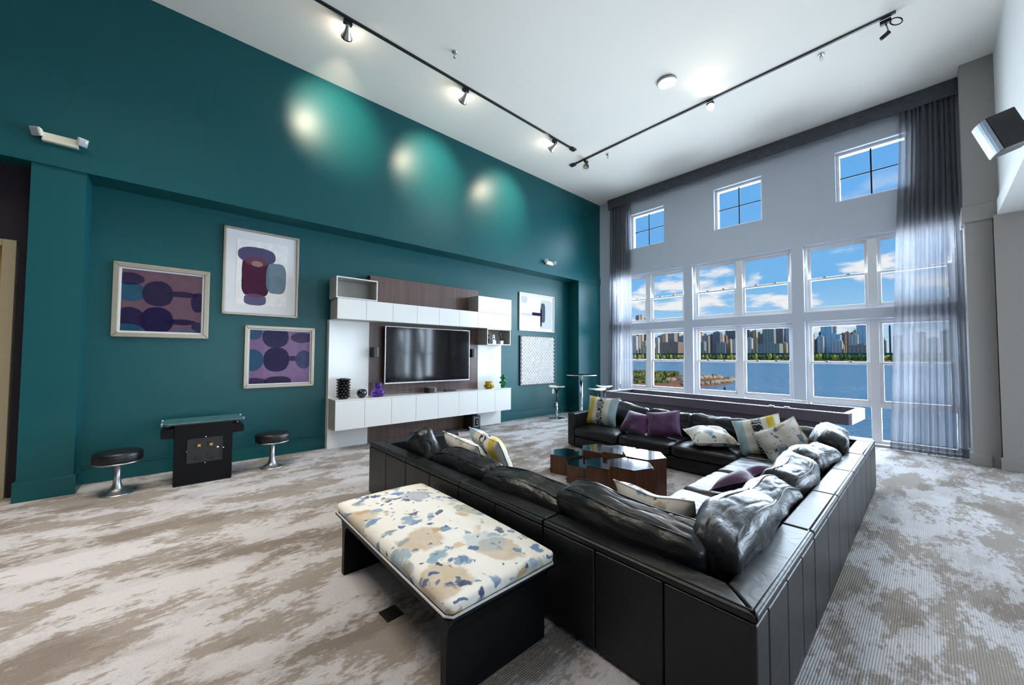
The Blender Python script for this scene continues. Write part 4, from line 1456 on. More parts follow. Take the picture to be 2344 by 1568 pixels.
# long right section (its back towards the side bay)
s3 = thing('sofa_section', 'long right-hand section of the black leather sectional, back to the open carpet', 'sofa', (0, 0, 0), 0, 'modules of the black leather sectional')
run_panels(s3, 1, 2.540, 4.866, 6, SX1 - BT, SX1, 1, 3)
base(s3, -1.46, SX1 - BT - GP, 2.540, 4.866)
for k in range(3):
    seat(s3, -1.49, SX1 - BT - 0.02, 2.54 + 2.326 * k / 3, 2.54 + 2.326 * (k + 1) / 3, 31 + k)
back_cushion(s3, -0.74, 2.80, 0.72, (-1, 0), 6, 20, 0.37, 0.23, 0.28, -3, 0.0, -5)
back_cushion(s3, -0.74, 3.50, 0.74, (-1, 0), 7, 18, 0.38, 0.23, 0.28, 2, 0.01, 3)
back_cushion(s3, -0.74, 4.22, 0.70, (-1, 0), 8, 18, 0.37, 0.23, 0.28, -2, 0.01, -3)
# far corner
s4 = thing('sofa_section', 'corner section of the black leather sectional nearest the windows', 'sofa', (0, 0, 0), 0, 'modules of the black leather sectional')
run_panels(s4, 1, 4.878, SY1 - BT, 2, SX1 - BT, SX1, 1, 1)
for k in range(3):
    p, q = -1.472 + (SX1 + 1.472) * k / 3, -1.472 + (SX1 + 1.472) * (k + 1) / 3
    B('back_panel', 'leather', s4, p + GP / 2, q - GP / 2, SY1 - BT, SY1, ZB0, HS - 0.035, 0.009, 3)
B('top_panel', 'leather', s4, -1.472, SX1, SY1 - BT + GP / 2, SY1, HS - 0.034, HS, 0.012, 3)
base(s4, -1.46, SX1 - BT - GP, 4.878, SY1 - BT - GP)
seat(s4, -1.48, SX1 - BT - 0.02, 4.878, SY1 - BT - 0.03, 41)
back_cushion(s4, -0.74, 5.13, 0.72, (-1, 0), 9, 18, 0.40, 0.24, 0.28, 3, 0.03, 6)
back_cushion(s4, -1.12, 5.52, 0.78, (0, -1), 10, 16, 0.35, 0.22, 0.28, 2)
# far section with its back to the shuffleboard
s5 = thing('sofa_section', 'far straight section of the black leather sectional, back to the windows', 'sofa', (0, 0, 0), 0, 'modules of the black leather sectional')
run_panels(s5, 0, SX0 + 0.01, -1.478, 6, SY1 - BT, SY1, 1, 3)
B('arm', 'leather', s5, SX0 + 0.01, SX0 + 0.15, 4.79, SY1 - BT - GP, ZB0, HS, 0.022, 4)
base(s5, SX0 + 0.155, -1.478, 4.79, SY1 - BT - GP)
for k in range(3):
    a, b = SX0 + 0.155, -1.478
    seat(s5, a + (b - a) * k / 3, a + (b - a) * (k + 1) / 3, 4.75, SY1 - BT - 0.03, 51 + k)
back_cushion(s5, -3.36, 5.53, 0.84, (0, -1), 12, 16, 0.38, 0.22, 0.29, 2, 0.01)
back_cushion(s5, -2.62, 5.53, 0.72, (0, -1), 13, 18, 0.36, 0.22, 0.28, -2)
back_cushion(s5, -1.92, 5.53, 0.78, (0, -1), 14, 18, 0.36, 0.22, 0.28, 1)


# ================================================================== THROW PILLOWS
def throw(name, label, m, W, U, pos, w=0.5, h=0.5, t=0.16, seed=0, chop=0.0, group=None):
    vs, fs = pillow(w, h, t, 22, seed, chop)
    o = MB().add(vs, fs).build(name, m, None, True)
    axes(o, W, U, Vector(pos))
    tag(o, label, 'pillow', group)
    rim = MB()
    pts = []
    n = 12
    for k in range(4 * n):
        sd, q = k // n, -1 + 2 * (k % n) / n
        u, v = [(q, -1), (1, q), (-q, 1), (-1, -q)][sd]
        x = w / 2 * u * (1 - 0.085 * (1 - v * v))
        y = h / 2 * v * (1 - 0.085 * (1 - u * u))
        z = 0.02 * noise.noise(Vector((x * 4, y * 4, seed * 7.7)))
        if chop:
            y -= chop * max(0, v) * math.exp(-(u / 0.38) ** 2)
        pts.append((x, y, z))
    rim.tube(pts, 0.005, 6, True).build('piping', m, o, True)
    return o


GS, GF, GV = 'striped throw pillows', 'floral throw pillows', 'purple throw pillows'
throw('striped_pillow', 'yellow, black and blue striped pillow upright at the arm of the far sofa section', 'stripe_pillow', (1, 0.05, 0), (0.0, 0.30, 1), (-3.60, 5.22, 0.56), 0.56, 0.46, 0.15, 1, 0, GS)
throw('purple_pillow', 'purple velvet pillow on the far sofa, the left of two side by side', 'purple_velvet', (1, -0.25, -0.06), (0.05, 0.55, 1), (-2.93, 5.10, 0.465), 0.46, 0.34, 0.15, 2, 0.0, GV)
throw('purple_pillow', 'purple velvet pillow on the far sofa, the right of two side by side', 'purple_velvet', (1, 0.25, 0.16), (-0.10, 0.45, 1), (-2.52, 5.12, 0.50), 0.46, 0.38, 0.15, 3, 0.0, GV)
throw('floral_pillow', 'floral pillow lying flat on the far sofa seat', 'floral_pillow', (0.80, 0.62, 0.02), (-0.55, 0.75, 0.18), (-1.88, 5.05, 0.445), 0.52, 0.46, 0.19, 4, 0, GF)
throw('striped_pillow', 'striped pillow leaning in the far corner behind the floral one', 'stripe_pillow', (-1, -0.25, -0.28), (-0.22, 0.50, 1), (-1.37, 5.17, 0.52), 0.50, 0.46, 0.15, 5, 0, GS)
throw('floral_pillow', 'floral pillow tilted on its corner in front of a striped one in the far corner', 'floral_pillow', (0.86, 0.30, 0.52), (-0.55, 0.30, 0.80), (-1.10, 5.03, 0.50), 0.46, 0.44, 0.15, 6, 0, GF)
throw('purple_pillow', 'purple velvet pillow creased on the long right-hand sofa seat', 'purple_velvet', (0.12, 1, 0.02), (0.85, 0.0, 0.5), (-1.06, 3.55, 0.435), 0.52, 0.34, 0.14, 7, 0.07, GV)
throw('floral_pillow', 'floral pillow slumped in the near corner of the sofa', 'floral_pillow', (0.97, -0.02, 0.02), (-0.05, -0.45, 0.9), (-1.10, 2.17, 0.495), 0.50, 0.40, 0.17, 8, 0.02, GF)
throw('floral_pillow', 'floral pillow at the left end of the near sofa section', 'floral_pillow', (1, 0.1, -0.12), (0.10, -0.55, 0.8), (-3.00, 2.13, 0.50), 0.52, 0.42, 0.15, 9, 0, GF)
throw('striped_pillow', 'striped pillow at the left end of the near sofa, beyond the floral one', 'stripe_pillow', (-1, 0.1, 0.10), (0.06, -0.5, 0.8), (-2.93, 2.37, 0.50), 0.54, 0.44, 0.17, 10, 0, GS)

# ================================================================== HEXAGONAL COFFEE TABLES
RH = 0.233
HEX = [('low, left end of the front row', -3.117, 3.740, 0.22), ('lowest, second of the front row', -2.738, 3.602, 0.20), ('middle height, third of the front row', -2.359, 3.464, 0.30),
       ('tall, at the front right', -1.980, 3.326, 0.40), ('tall, at the back right', -2.050, 3.723, 0.41), ('second tallest, middle of the back row', -2.429, 3.861, 0.365),
       ('at the left end of the back row', -2.808, 3.999, 0.29)]
for lab, cx, cy, hh in HEX:
    t = thing('hexagonal_table', 'walnut hexagonal table with black glass top, ' + lab, 'coffee table', (cx, cy, 0), 0, 'cluster of hexagonal coffee tables')
    R0 = RH - 0.002
    pts = [(R0 * math.cos(math.radians(10 + 60 * k)), R0 * math.sin(math.radians(10 + 60 * k))) for k in range(6)]
    for k in range(6):
        a, b = Vector((*pts[k], 0)), Vector((*pts[(k + 1) % 6], 0))
        ai, bi = a * 0.92, b * 0.92
        MB().prism([(a.x, a.y), (b.x, b.y), (bi.x, bi.y), (ai.x, ai.y)], 0, hh - 0.004).build('side_panel', 'walnut', t)
    B('floor_panel', 'walnut', t, -0.15, 0.15, -0.15, 0.15, 0.004, 0.02)
    MB().prism([(p[0] * 0.985, p[1] * 0.985) for p in pts], hh - 0.0035, hh + 0.006).build('glass_top', 'black_glass', t, bevel=0.0015)

# ================================================================== BENCH
bn = thing('upholstered_bench', 'black bench with cream, blue and ochre floral cushion behind the sofa', 'bench', (-2.01, 1.165, 0))
swap = Matrix(((1, 0, 0, 0), (0, 0, 1, 0), (0, 1, 0, 0), (0, 0, 0, 1)))
# frame as a quad strip between outer and inner outline, extruded across the depth
outer = [(-0.70, 0.375), (-0.685, 0.355), (-0.660, 0.325), (-0.648, 0.28), (-0.645, 0.20), (-0.645, 0.0)]
inner = [(-0.53, 0.375), (-0.55, 0.335), (-0.585, 0.305), (-0.598, 0.27), (-0.602, 0.20), (-0.602, 0.0)]
for s in (-1, 1):
    lm = MB()
    for k in range(5):
        q = [(s * outer[k][0], outer[k][1]), (s * inner[k][0], inner[k][1]), (s * inner[k + 1][0], inner[k + 1][1]), (s * outer[k + 1][0], outer[k + 1][1])]
        lm.prism([(p[0], p[1]) for p in q], -0.295, 0.295, swap)
    lm.build('leg_slab', 'black_lacquer', bn)
B('top_board', 'black_lacquer', bn, -0.56, 0.56, -0.305, 0.305, 0.335, 0.374, 0.004)
tr2 = MB()
tr2.box(-0.705, 0.705, -0.325, 0.325, 0.3745, 0.386)
tr2.build('rim', 'black_lacquer', bn, bevel=0.005)


def bsag(f, u, v, k):
    f.z -= 0.012 * max(0, k) * (u * u + v * v)
    return f


vs, fs = softbox(1.40, 0.645, 0.085, 0.034, 0.004, 0.004, 0.016, 22, 0.003, 2.2, 61, bsag)
cu = MB().add(vs, fs).build('cushion', 'floral_bench', bn, True)
cu.location = (0, 0, 0.430)
MB().tube([(-0.67, -0.322, 0), (0.67, -0.322, 0), (0.698, -0.30, 0), (0.698, 0.30, 0), (0.67, 0.322, 0), (-0.67, 0.322, 0), (-0.698, 0.30, 0), (-0.698, -0.30, 0)], 0.006, 8, True).build('piping', 'white_frame', cu, True).location = (0, 0, -0.037)
t = thing('floor_outlet', 'small black floor box cover set in the carpet beside the bench', 'floor outlet', (-2.055, 0.945, 0.0), math.radians(3))
B('cover', 'black_metal', t, -0.052, 0.052, -0.048, 0.048, 0.0005, 0.008, 0.002)
B('hinge', 'black_plastic', t, -0.045, 0.045, 0.034, 0.042, 0.008, 0.011)

# ================================================================== SHUFFLEBOARD TABLE
sh = thing('shuffleboard_table', 'long dark shuffleboard table under the windows', 'game table', (-2.51, 6.80, 0), math.radians(-3.8))
LX, WY, ZT2 = 1.85, 0.415, 0.75
for s in (-1, 1):
    B('side_rail', 'shuffle_cabinet', sh, -LX, LX, s * WY - 0.022, s * WY + 0.022, 0.605, ZT2 - 0.012, 0.004)
    B('side_cap', 'shuffle_edge', sh, -LX, LX, s * WY - 0.026, s * WY + 0.026, ZT2 - 0.012, ZT2, 0.003)
    B('end_rail', 'shuffle_cabinet' if s < 0 else 'shuffle_edge', sh, s * LX - 0.022, s * LX + 0.022, -WY + 0.022, WY - 0.022, 0.605, ZT2 - 0.012, 0.004)
    B('end_cap', 'shuffle_edge', sh, s * LX - 0.060 * (s > 0) - 0.026 * (s < 0), s * LX + 0.026 * (s > 0) + 0.060 * (s < 0), -WY + 0.026, WY - 0.026, ZT2 - 0.012, ZT2, 0.003)
B('gutter', 'shuffle_carpet', sh, -LX + 0.022, LX - 0.022, -WY + 0.022, WY - 0.022, 0.610, 0.625)
B('playfield', 'shuffle_carpet', sh, -LX + 0.16, LX - 0.16, -0.25, 0.25, 0.640, 0.672, 0.004)
B('field_support', 'shuffle_cabinet', sh, -LX + 0.2, LX - 0.2, -0.22, 0.22, 0.625, 0.640)
B('under_beam', 'shuffle_cabinet', sh, -LX + 0.34, LX - 0.30, -WY + 0.03, WY - 0.03, 0.505, 0.604, 0.006)
for s in (-1, 1):
    for yy in (-0.30, 0.30):
        B('leg', 'shuffle_cabinet', sh, s * 1.25 - 0.07, s * 1.25 + 0.07, yy - 0.06, yy + 0.06, 0.035, 0.505, 0.008)
    B('foot_beam', 'shuffle_cabinet', sh, s * 1.25 - 0.08, s * 1.25 + 0.08, -0.38, 0.38, 0.0, 0.035, 0.006)
for xx in (-1.42, 1.08):
    MB().tube([(xx - 0.17, WY, ZT2), (xx - 0.17, WY, ZT2 + 0.03), (xx + 0.17, WY, ZT2 + 0.03), (xx + 0.17, WY, ZT2)], 0.006, 8).build('score_bar', 'brass', sh)
    m = MB()
    for k in range(6):
        m.cyl((xx - 0.06 + k * 0.022, WY, ZT2 + 0.03), (xx - 0.044 + k * 0.022, WY, ZT2 + 0.03), 0.011, 10)
    m.build('score_beads', 'silver_trim', sh, True)
for xx in (1.02, 1.20):
    B('puck_clip', 'silver_trim', sh, xx - 0.03, xx + 0.03, -WY - 0.02, -WY + 0.02, ZT2, ZT2 + 0.014, 0.002)

# ================================================================== BAR TABLE AND STOOLS
bt = thing('bar_table', 'tall round pedestal bar table in the teal corner', 'table', (-5.60, 7.27, 0))
MB().lathe([(0.345, 0.985), (0.36, 0.990), (0.36, 1.004), (0.35, 1.008)], 40).build('tabletop', 'black_lacquer', bt, True)
MB().lathe([(0.3605, 0.987), (0.364, 0.990), (0.364, 1.002), (0.3605, 1.005)], 40).build('edge_band', 'silver_trim', bt, True)
MB().lathe([(0.10, 0.972), (0.10, 0.984), (0.034, 0.984)], 24).build('top_plate', 'satin_metal', bt, True)
MB().cyl((0, 0, 0.014), (0, 0, 0.973), 0.036, 24).build('pole', 'chrome', bt, True)
MB().lathe([(0.25, 0), (0.25, 0.006), (0.20, 0.014), (0.05, 0.020)], 36).build('base', 'chrome', bt, True)


def barstool():
    t = thing('bar_stool', 'x', 'stool')
    vs, fs = [], []
    N = 18
    for sgn, zt in ((1, 0.0), (-1, -0.026)):
        for j in range(N + 1):
            for i in range(N + 1):
                u, v = -1 + 2 * i / N, -1 + 2 * j / N
                x, y = u * math.sqrt(1 - v * v / 2) * 0.20, v * math.sqrt(1 - u * u / 2) * 0.17
                e2 = max(0, 1 - max(abs(u), abs(v)) ** 6)
                z = 0.735 + 0.022 * u * u - 0.012 * v * v + (zt if zt else 0) * e2 + (0.008 * e2 if sgn > 0 else 0)
                vs.append((x, y, z))
    m2 = (N + 1) ** 2
    for j in range(N):
        for i in range(N):
            a = j * (N + 1) + i
            fs.append((a, a + 1, a + N + 2, a + N + 1))
            fs.append((m2 + a, m2 + a + N + 1, m2 + a + N + 2, m2 + a + 1))
    MB().add(vs, fs).build('seat', 'stool_seat_shell', t, True)
    MB().tube([(-0.13, 0, 0.722), (-0.07, 0, 0.695), (-0.015, 0, 0.64), (0, 0, 0.56)], 0.014, 8).build('bracket', 'black_metal', t, True)
    MB().tube([(0.13, 0, 0.722), (0.07, 0, 0.695), (0.015, 0, 0.64), (0, 0, 0.56)], 0.014, 8).build('bracket', 'black_metal', t, True)
    MB().cyl((0, 0, 0.33), (0, 0, 0.66), 0.016, 14).build('piston', 'black_metal', t, True)
    MB().cyl((0, 0, 0.012), (0, 0, 0.38), 0.025, 18).build('pole', 'chrome', t, True)
    MB().tube([(0, 0, 0.40), (-0.07, 0.02, 0.34), (-0.10, 0.02, 0.27), (-0.06, 0.0, 0.235), (0.0, 0.0, 0.28), (0.07, -0.02, 0.27), (0.15, -0.03, 0.21), (0.19, -0.03, 0.20)], 0.012, 8).build('footrest', 'black_metal', t, True)
    MB().lathe([(0.185, 0), (0.185, 0.005), (0.15, 0.011), (0.03, 0.018)], 36).build('base', 'chrome', t, True)
    return t


st = barstool()
for k, (lab, x, y, rz) in enumerate((('bar stool with pale seat left of the tall table, by the relief panel', -5.84, 6.66, 0.0),
                                     ('bar stool with pale seat right of the tall table, the nearer one', -4.84, 6.84, 1.2),
                                     ('bar stool with pale seat right of the tall table, against the window corner', -5.18, 7.60, 0.6))):
    o = st if k == 0 else copy_tree(st)
    o.location = (x, y, 0)
    o.rotation_euler = (0, 0, rz)
    tag(o, lab, 'stool', 'bar stools around the tall table')

# ================================================================== ARCADE TABLE AND ROUND STOOLS
ar = thing('arcade_table', 'black cocktail arcade table with glass top against the teal wall', 'arcade machine', (-5.67, 0.285, 0))
B('cabinet', 'black_lacquer', ar, -0.21, 0.145, -0.258, 0.258, 0.01, 0.672, 0.004)
B('plinth', 'black_metal', ar, -0.20, 0.135, -0.25, 0.25, 0.0, 0.01)
cd = B('coin_door', 'black_plastic', ar, 0.145, 0.153, -0.145, 0.165, 0.235, 0.505, 0.006)
m = MB().box(0.153, 0.159, -0.150, -0.138, 0.24, 0.50).box(0.153, 0.159, 0.148, 0.160, 0.24, 0.50).box(0.153, 0.159, -0.138, 0.148, 0.49, 0.502).box(0.153, 0.159, -0.138, 0.148, 0.236, 0.246)
m.build('door_rim', 'black_metal', cd, bevel=0.002)
for y in (-0.045, 0.060):
    B('coin_slot', 'black_metal', cd, 0.153, 0.166, y - 0.030, y + 0.030, 0.400, 0.455, 0.003)
    x0 = MB()
    for a in (PI / 4, -PI / 4):
        q = Matrix.Translation((0.1662, y, 0.4275)) @ Matrix.Rotation(a, 4, 'X')
        x0.box(0, 0.001, -0.018, 0.018, -0.0035, 0.0035, q)
    x0.build('coin_light', 'coin_glow', cd)
    B('coin_return', 'black_metal', cd, 0.153, 0.164, y - 0.030, y + 0.030, 0.275, 0.325, 0.003)
MB().cyl((0.153, 0.118, 0.385), (0.163, 0.118, 0.385), 0.012, 14).build('lock', 'chrome', cd, True)
for bx in ((-0.150, 0.37), (0.172, 0.37), (0.01, 0.515), (0.01, 0.225)):
    MB().cyl((0.145, *bx), (0.150, *bx), 0.007, 8).build('bolt', 'chrome', ar, True)
for s in (-1, 1):
    q = MB().prism([(0.258, 0.525), (0.365, 0.535), (0.370, 0.600), (0.355, 0.625), (0.258, 0.640)], -0.17, 0.135, Matrix(((0, 0, 1, 0), (s, 0, 0, 0), (0, 1, 0, 0), (0, 0, 0, 1))))
    cp = q.build('control_panel', 'black_lacquer', ar, bevel=0.004)
    MB().cyl((0.08, s * 0.30, 0.63), (0.08, s * 0.30, 0.652), 0.006, 8).ball((0.08, s * 0.30, 0.658), 0.014, 8).build('joystick', 'red_plastic', cp, True)
    for k, cm in enumerate(('blue_plastic', 'ivory_plastic', 'blue_plastic')):
        MB().cyl((0.02 - 0.05 * k, s * 0.31, 0.628), (0.02 - 0.05 * k, s * 0.31, 0.640), 0.012, 12).build('button', cm, cp, True)
B('screen_bezel', 'black_plastic', ar, -0.215, 0.205, -0.335, 0.335, 0.673, 0.683, 0.003)
B('screen', 'tv_screen', ar, -0.13, 0.12, -0.17, 0.17, 0.683, 0.6845)
oct_ = [(-0.225, -0.31), (-0.175, -0.36), (0.165, -0.36), (0.215, -0.31), (0.215, 0.31), (0.165, 0.36), (-0.175, 0.36), (-0.225, 0.31)]
MB().prism(oct_, 0.686, 0.698).build('glass_top', 'table_glass', ar, bevel=0.002)
for x in (-0.15, 0.14):
    for s in (-1, 1):
        B('glass_clip', 'chrome', ar, x - 0.015, x + 0.015, s * 0.360 - 0.008, s * 0.360 + 0.008, 0.672, 0.704, 0.002)


def round_stool():
    t = thing('round_stool', 'x', 'stool')
    MB().lathe([(0.165, 0.335), (0.186, 0.342), (0.190, 0.36), (0.190, 0.415), (0.184, 0.432), (0.165, 0.440), (0.09, 0.444), (0.001, 0.445)], 40).build('seat', 'leather', t, True)
    MB().lathe([(0.175, 0.322), (0.186, 0.326), (0.186, 0.336), (0.17, 0.338)], 40).build('seat_ring', 'satin_metal', t, True)
    MB().tube([(0.1905 * math.cos(a), 0.1905 * math.sin(a), 0.398) for a in [2 * PI * k / 40 for k in range(40)]], 0.003, 6, True).build('seat_welt', 'leather', t, True)
    MB().lathe([(0.128, 0.0), (0.128, 0.006), (0.110, 0.014), (0.072, 0.030), (0.047, 0.060), (0.033, 0.105), (0.028, 0.16), (0.027, 0.325)], 36).build('pedestal', 'satin_metal', t, True)
    return t


rs = round_stool()
for k, (lab, x, y) in enumerate((('round black stool on a flared silver pedestal left of the arcade table', -5.679, -0.402), ('round black stool on a flared silver pedestal right of the arcade table', -5.72, 0.980))):
    o = rs if k == 0 else copy_tree(rs)
    o.location = (x, y, 0)
    tag(o, lab, 'stool', 'round stools by the arcade table')

# ================================================================== OUTSIDE: river, banks, skyline
ZWAT = -8.0


def _water(g, b):
    v = g.coord()
    n1 = g.noise(g.mapping(v, (0.05, 0.22, 1)), 1.0, 6, 0.6)
    n2 = g.noise(g.mapping(v, (0.5, 1.6, 1)), 1.0, 4, 0.6)
    big = g.noise(g.mapping(v, (0.006, 0.012, 1)), 1.0, 3)
    c = g.mix(big, (0.075, 0.22, 0.35), (0.14, 0.32, 0.45))
    c = g.mix(g.step(n2, 0.45, 0.70), c, (0.22, 0.40, 0.52))
    g.set(b, 'Base Color', c)
    g.set(b, 'Normal', g.bump(g.math('ADD', n1, g.math('MULTIPLY', n2, 0.6)), 0.9, 1.2))


mat('river_water', rough=0.22, spec=0.5, build=_water)
MATS['river_water'].node_tree.nodes['Principled BSDF'].inputs['IOR'].default_value = 1.33


def _grass(g, b):
    v = g.coord()
    n = g.noise(v, 0.55, 5, 0.65)
    n2 = g.noise(v, 2.6, 3)
    c = g.ramp(n, [(0.34, (0.055, 0.085, 0.018)), (0.48, (0.14, 0.19, 0.035)), (0.60, (0.27, 0.25, 0.08)), (0.72, (0.40, 0.33, 0.17))])
    g.set(b, 'Base Color', g.mix(0.35, c, g.mix(n2, (0.05, 0.08, 0.02), (0.35, 0.33, 0.12))))


mat('meadow_grass', rough=0.9, spec=0.1, build=_grass)
plain('rust_shore', (0.20, 0.085, 0.045), 0.9, 0.35, 0.9, 0.3)
plain('shore_stone', (0.42, 0.32, 0.20), 0.9, 0.35, 1.2, 0.4)
plain('far_sand', (0.62, 0.46, 0.20), 0.9, 0.25, 0.06, 0.1)
plain('viaduct_green', (0.02, 0.10, 0.09), 0.7, 0.1, 0.2, 0.05)
plain('foliage_yellow', (0.34, 0.36, 0.03), 0.9, 0.4, 0.25, 0.5)
plain('foliage_green', (0.06, 0.13, 0.025), 0.9, 0.4, 0.25, 0.5)

struct(MB().box(-2600, 2600, 30, 1010, ZWAT - 1, ZWAT).build('water', 'river_water'))
struct(MB().box(-2600, 2600, 1006, 1900, ZWAT - 1, ZWAT + 2.2).build('ground_far_shore', 'far_sand'))
struct(MB().box(-60, 60, 8.9, 30.5, ZWAT - 1, ZWAT + 0.6).build('ground_promenade', 'shore_stone'))

# near grassy point of land with its rubble edge
XRK = [(60, -66), (80, -60), (95, -55.5), (110, -49.5), (129, -46), (145, -47), (160, -49.5), (172, -55)]


def edge_x(y):
    for (y0, x0), (y1, x1) in zip(XRK, XRK[1:]):
        if y <= y1:
            return x0 + (x1 - x0) * (y - y0) / (y1 - y0)
    return XRK[-1][1]


def left_x(y):
    return -230 if y < 150 else -230 + (165 * min(1, (y - 150) / 6))


def ground_z(x, y):
    d = max(0, edge_x(y) - x)
    top = 2.7 if y < 138 else 2.7 - 0.75 * min(1, (y - 138) / 14)
    k = min(1.0, d / 2.2) * 0.50 + min(1.0, d / 11.0) * 0.50
    k *= min(1, (172.5 - y) / 3.0)
    h = top * k + 0.35 * noise.noise(Vector((x * 0.25, y * 0.25, 0))) * min(1, d / 3)
    return ZWAT - 0.35 + max(0, h)


land = MB()
NX, NY = 70, 74
vs, fs = [], []
for j in range(NY + 1):
    y = 60 + 112 * j / NY
    xr, xl = edge_x(y), left_x(y)
    for i in range(NX + 1):
        q = (i / NX) ** 2.2
        x = xr + (xl - xr) * q
        vs.append((x, y, ground_z(x, y)))
for j in range(NY):
    for i in range(NX):
        k = j * (NX + 1) + i
        fs.append((k, k + 1, k + NX + 2, k + NX + 1))
land.add(vs, fs)
struct(land.build('ground_near_shore', 'rust_shore', smooth=True))
# tall meadow grass on top (uncountable)
rg = random.Random(5)
gm = MB()
gv, gf = [], []
for k in range(14000):
    y = 66 + 84 * rg.random()
    d = 4.5 + 75 * rg.random() ** 1.6
    if y > 113:
        d += 5 + (y - 113) * 0.28
    x = edge_x(y) - d
    z = ground_z(x, y)
    hh = (0.7 + 1.2 * rg.random()) * min(1, (d - 2) / 6)
    an = rg.random() * PI
    dx, dy = math.cos(an) * 0.5, math.sin(an) * 0.5
    lx, ly = rg.uniform(-0.4, 0.4), rg.uniform(-0.4, 0.4)
    o = len(gv)
    gv += [(x - dx, y - dy, z - 0.3), (x + dx, y + dy, z - 0.3), (x + dx * 0.9 + lx, y + dy * 0.9 + ly, z + hh * 0.8), (x + lx, y + ly, z + hh), (x - dx * 0.9 + lx, y - dy * 0.9 + ly, z + hh * 0.7)]
    gf.append((o, o + 1, o + 2, o + 3, o + 4))
gm.add(gv, gf)
tag(gm.build('meadow_grass', 'meadow_grass'), 'tall green and straw meadow grass on the near point of land', 'grass', None, 'stuff')


def rock_mesh(seed):
    m = MB().ball((0, 0, 0), 1.0, 5)
    out = []
    for p in m.v:
        p = Vector(p)
        k = 1 + 0.45 * noise.noise(p * 1.3 + Vector((seed * 4, 0, 0)))
        out.append(tuple(Vector((round(p.x * k * 2.2) / 2.2, round(p.y * k * 2.2) / 2.2, round(p.z * k * 2.2) / 2.2)) * 0.6 + p * k * 0.4))
    m.v = out
    return m.mesh('rock')


RM = [rock_mesh(s) for s in range(4)]
for me in RM:
    me.materials.append(MATS['shore_stone'])
for k in range(40):
    row, q = k % 2, k // 2
    y = 115 + 56 * q / 20 + 0.3 * rg.random()
    x = edge_x(y) - (1.4 if row else 5.6 + 1.5 * rg.random())
    o = bpy.data.objects.new('shore_rock', RM[k % 4])
    COL.objects.link(o)
    s = 0.75 + 0.35 * rg.random()
    o.location = (x, y, ground_z(x, y) + 0.35)
    o.scale = (s * 1.25, s, s * 0.75)
    o.rotation_euler = (rg.uniform(-0.3, 0.3), rg.uniform(-0.3, 0.3), rg.random() * 6)
    tag(o, 'tan rock in the rubble edge of the near point of land', 'rock', 'rubble stones along the near shore')
pp = at(1659, 897, 2, ZWAT)
tag(MB().cyl((0, 0, -1), (0, 0, 1.3), 0.28, 10, 0.24).build('mooring_post', 'black_metal', loc=tuple(pp)), 'lone dark post standing in the river off the near shore', 'post')


# ---- skyline
def facade(name, wall, glass, fx, fz, wx=0.5, wz=0.5, rough=0.6):
    def f(g, b):
        v = g.coord()
        s = g.sep(v)
        hz = g.math('ADD', s[0], s[1])
        a = g.math('LESS_THAN', g.math('FRACT', g.math('MULTIPLY', hz, fx)), wx)
        c = g.math('LESS_THAN', g.math('FRACT', g.math('MULTIPLY', s[2], fz)), wz)
        m = g.math('MULTIPLY', a, c)
        n = g.noise(v, 0.08, 3)
        w = g.mix(n, tuple(q * 0.8 for q in wall), tuple(q * 1.15 for q in wall))
        g.set(b, 'Base Color', g.mix(m, w, glass))
    return mat(name, rough=rough, build=f)


FAC = {
    'g': facade('facade_grey', (0.36, 0.32, 0.29), (0.12, 0.13, 0.16), 0.16, 0.28),
    'b': facade('facade_brown', (0.34, 0.24, 0.18), (0.12, 0.10, 0.11), 0.18, 0.30),
    't': facade('facade_tan', (0.62, 0.44, 0.27), (0.30, 0.22, 0.16), 0.14, 0.28, 0.4, 0.45),  # some tan blocks are sunlit right sides of grey towers, put into colour
    'p': facade('facade_plum', (0.27, 0.23, 0.25), (0.12, 0.11, 0.15), 0.17, 0.30),
    's': facade('facade_sage', (0.34, 0.36, 0.32), (0.14, 0.17, 0.18), 0.15, 0.26),
    'w': facade('facade_white', (0.60, 0.57, 0.53), (0.24, 0.26, 0.30), 0.17, 0.28),
    'c': facade('facade_glass', (0.26, 0.42, 0.52), (0.36, 0.56, 0.68), 0.10, 0.24, 0.8, 0.8, 0.25),
    'd': facade('facade_dark', (0.10, 0.11, 0.14), (0.05, 0.06, 0.09), 0.15, 0.28),
}
CN = {'g': 'grey', 'b': 'brown brick', 't': 'tan', 'p': 'plum-grey', 's': 'sage-grey', 'w': 'pale', 'c': 'blue glass', 'd': 'dark'}
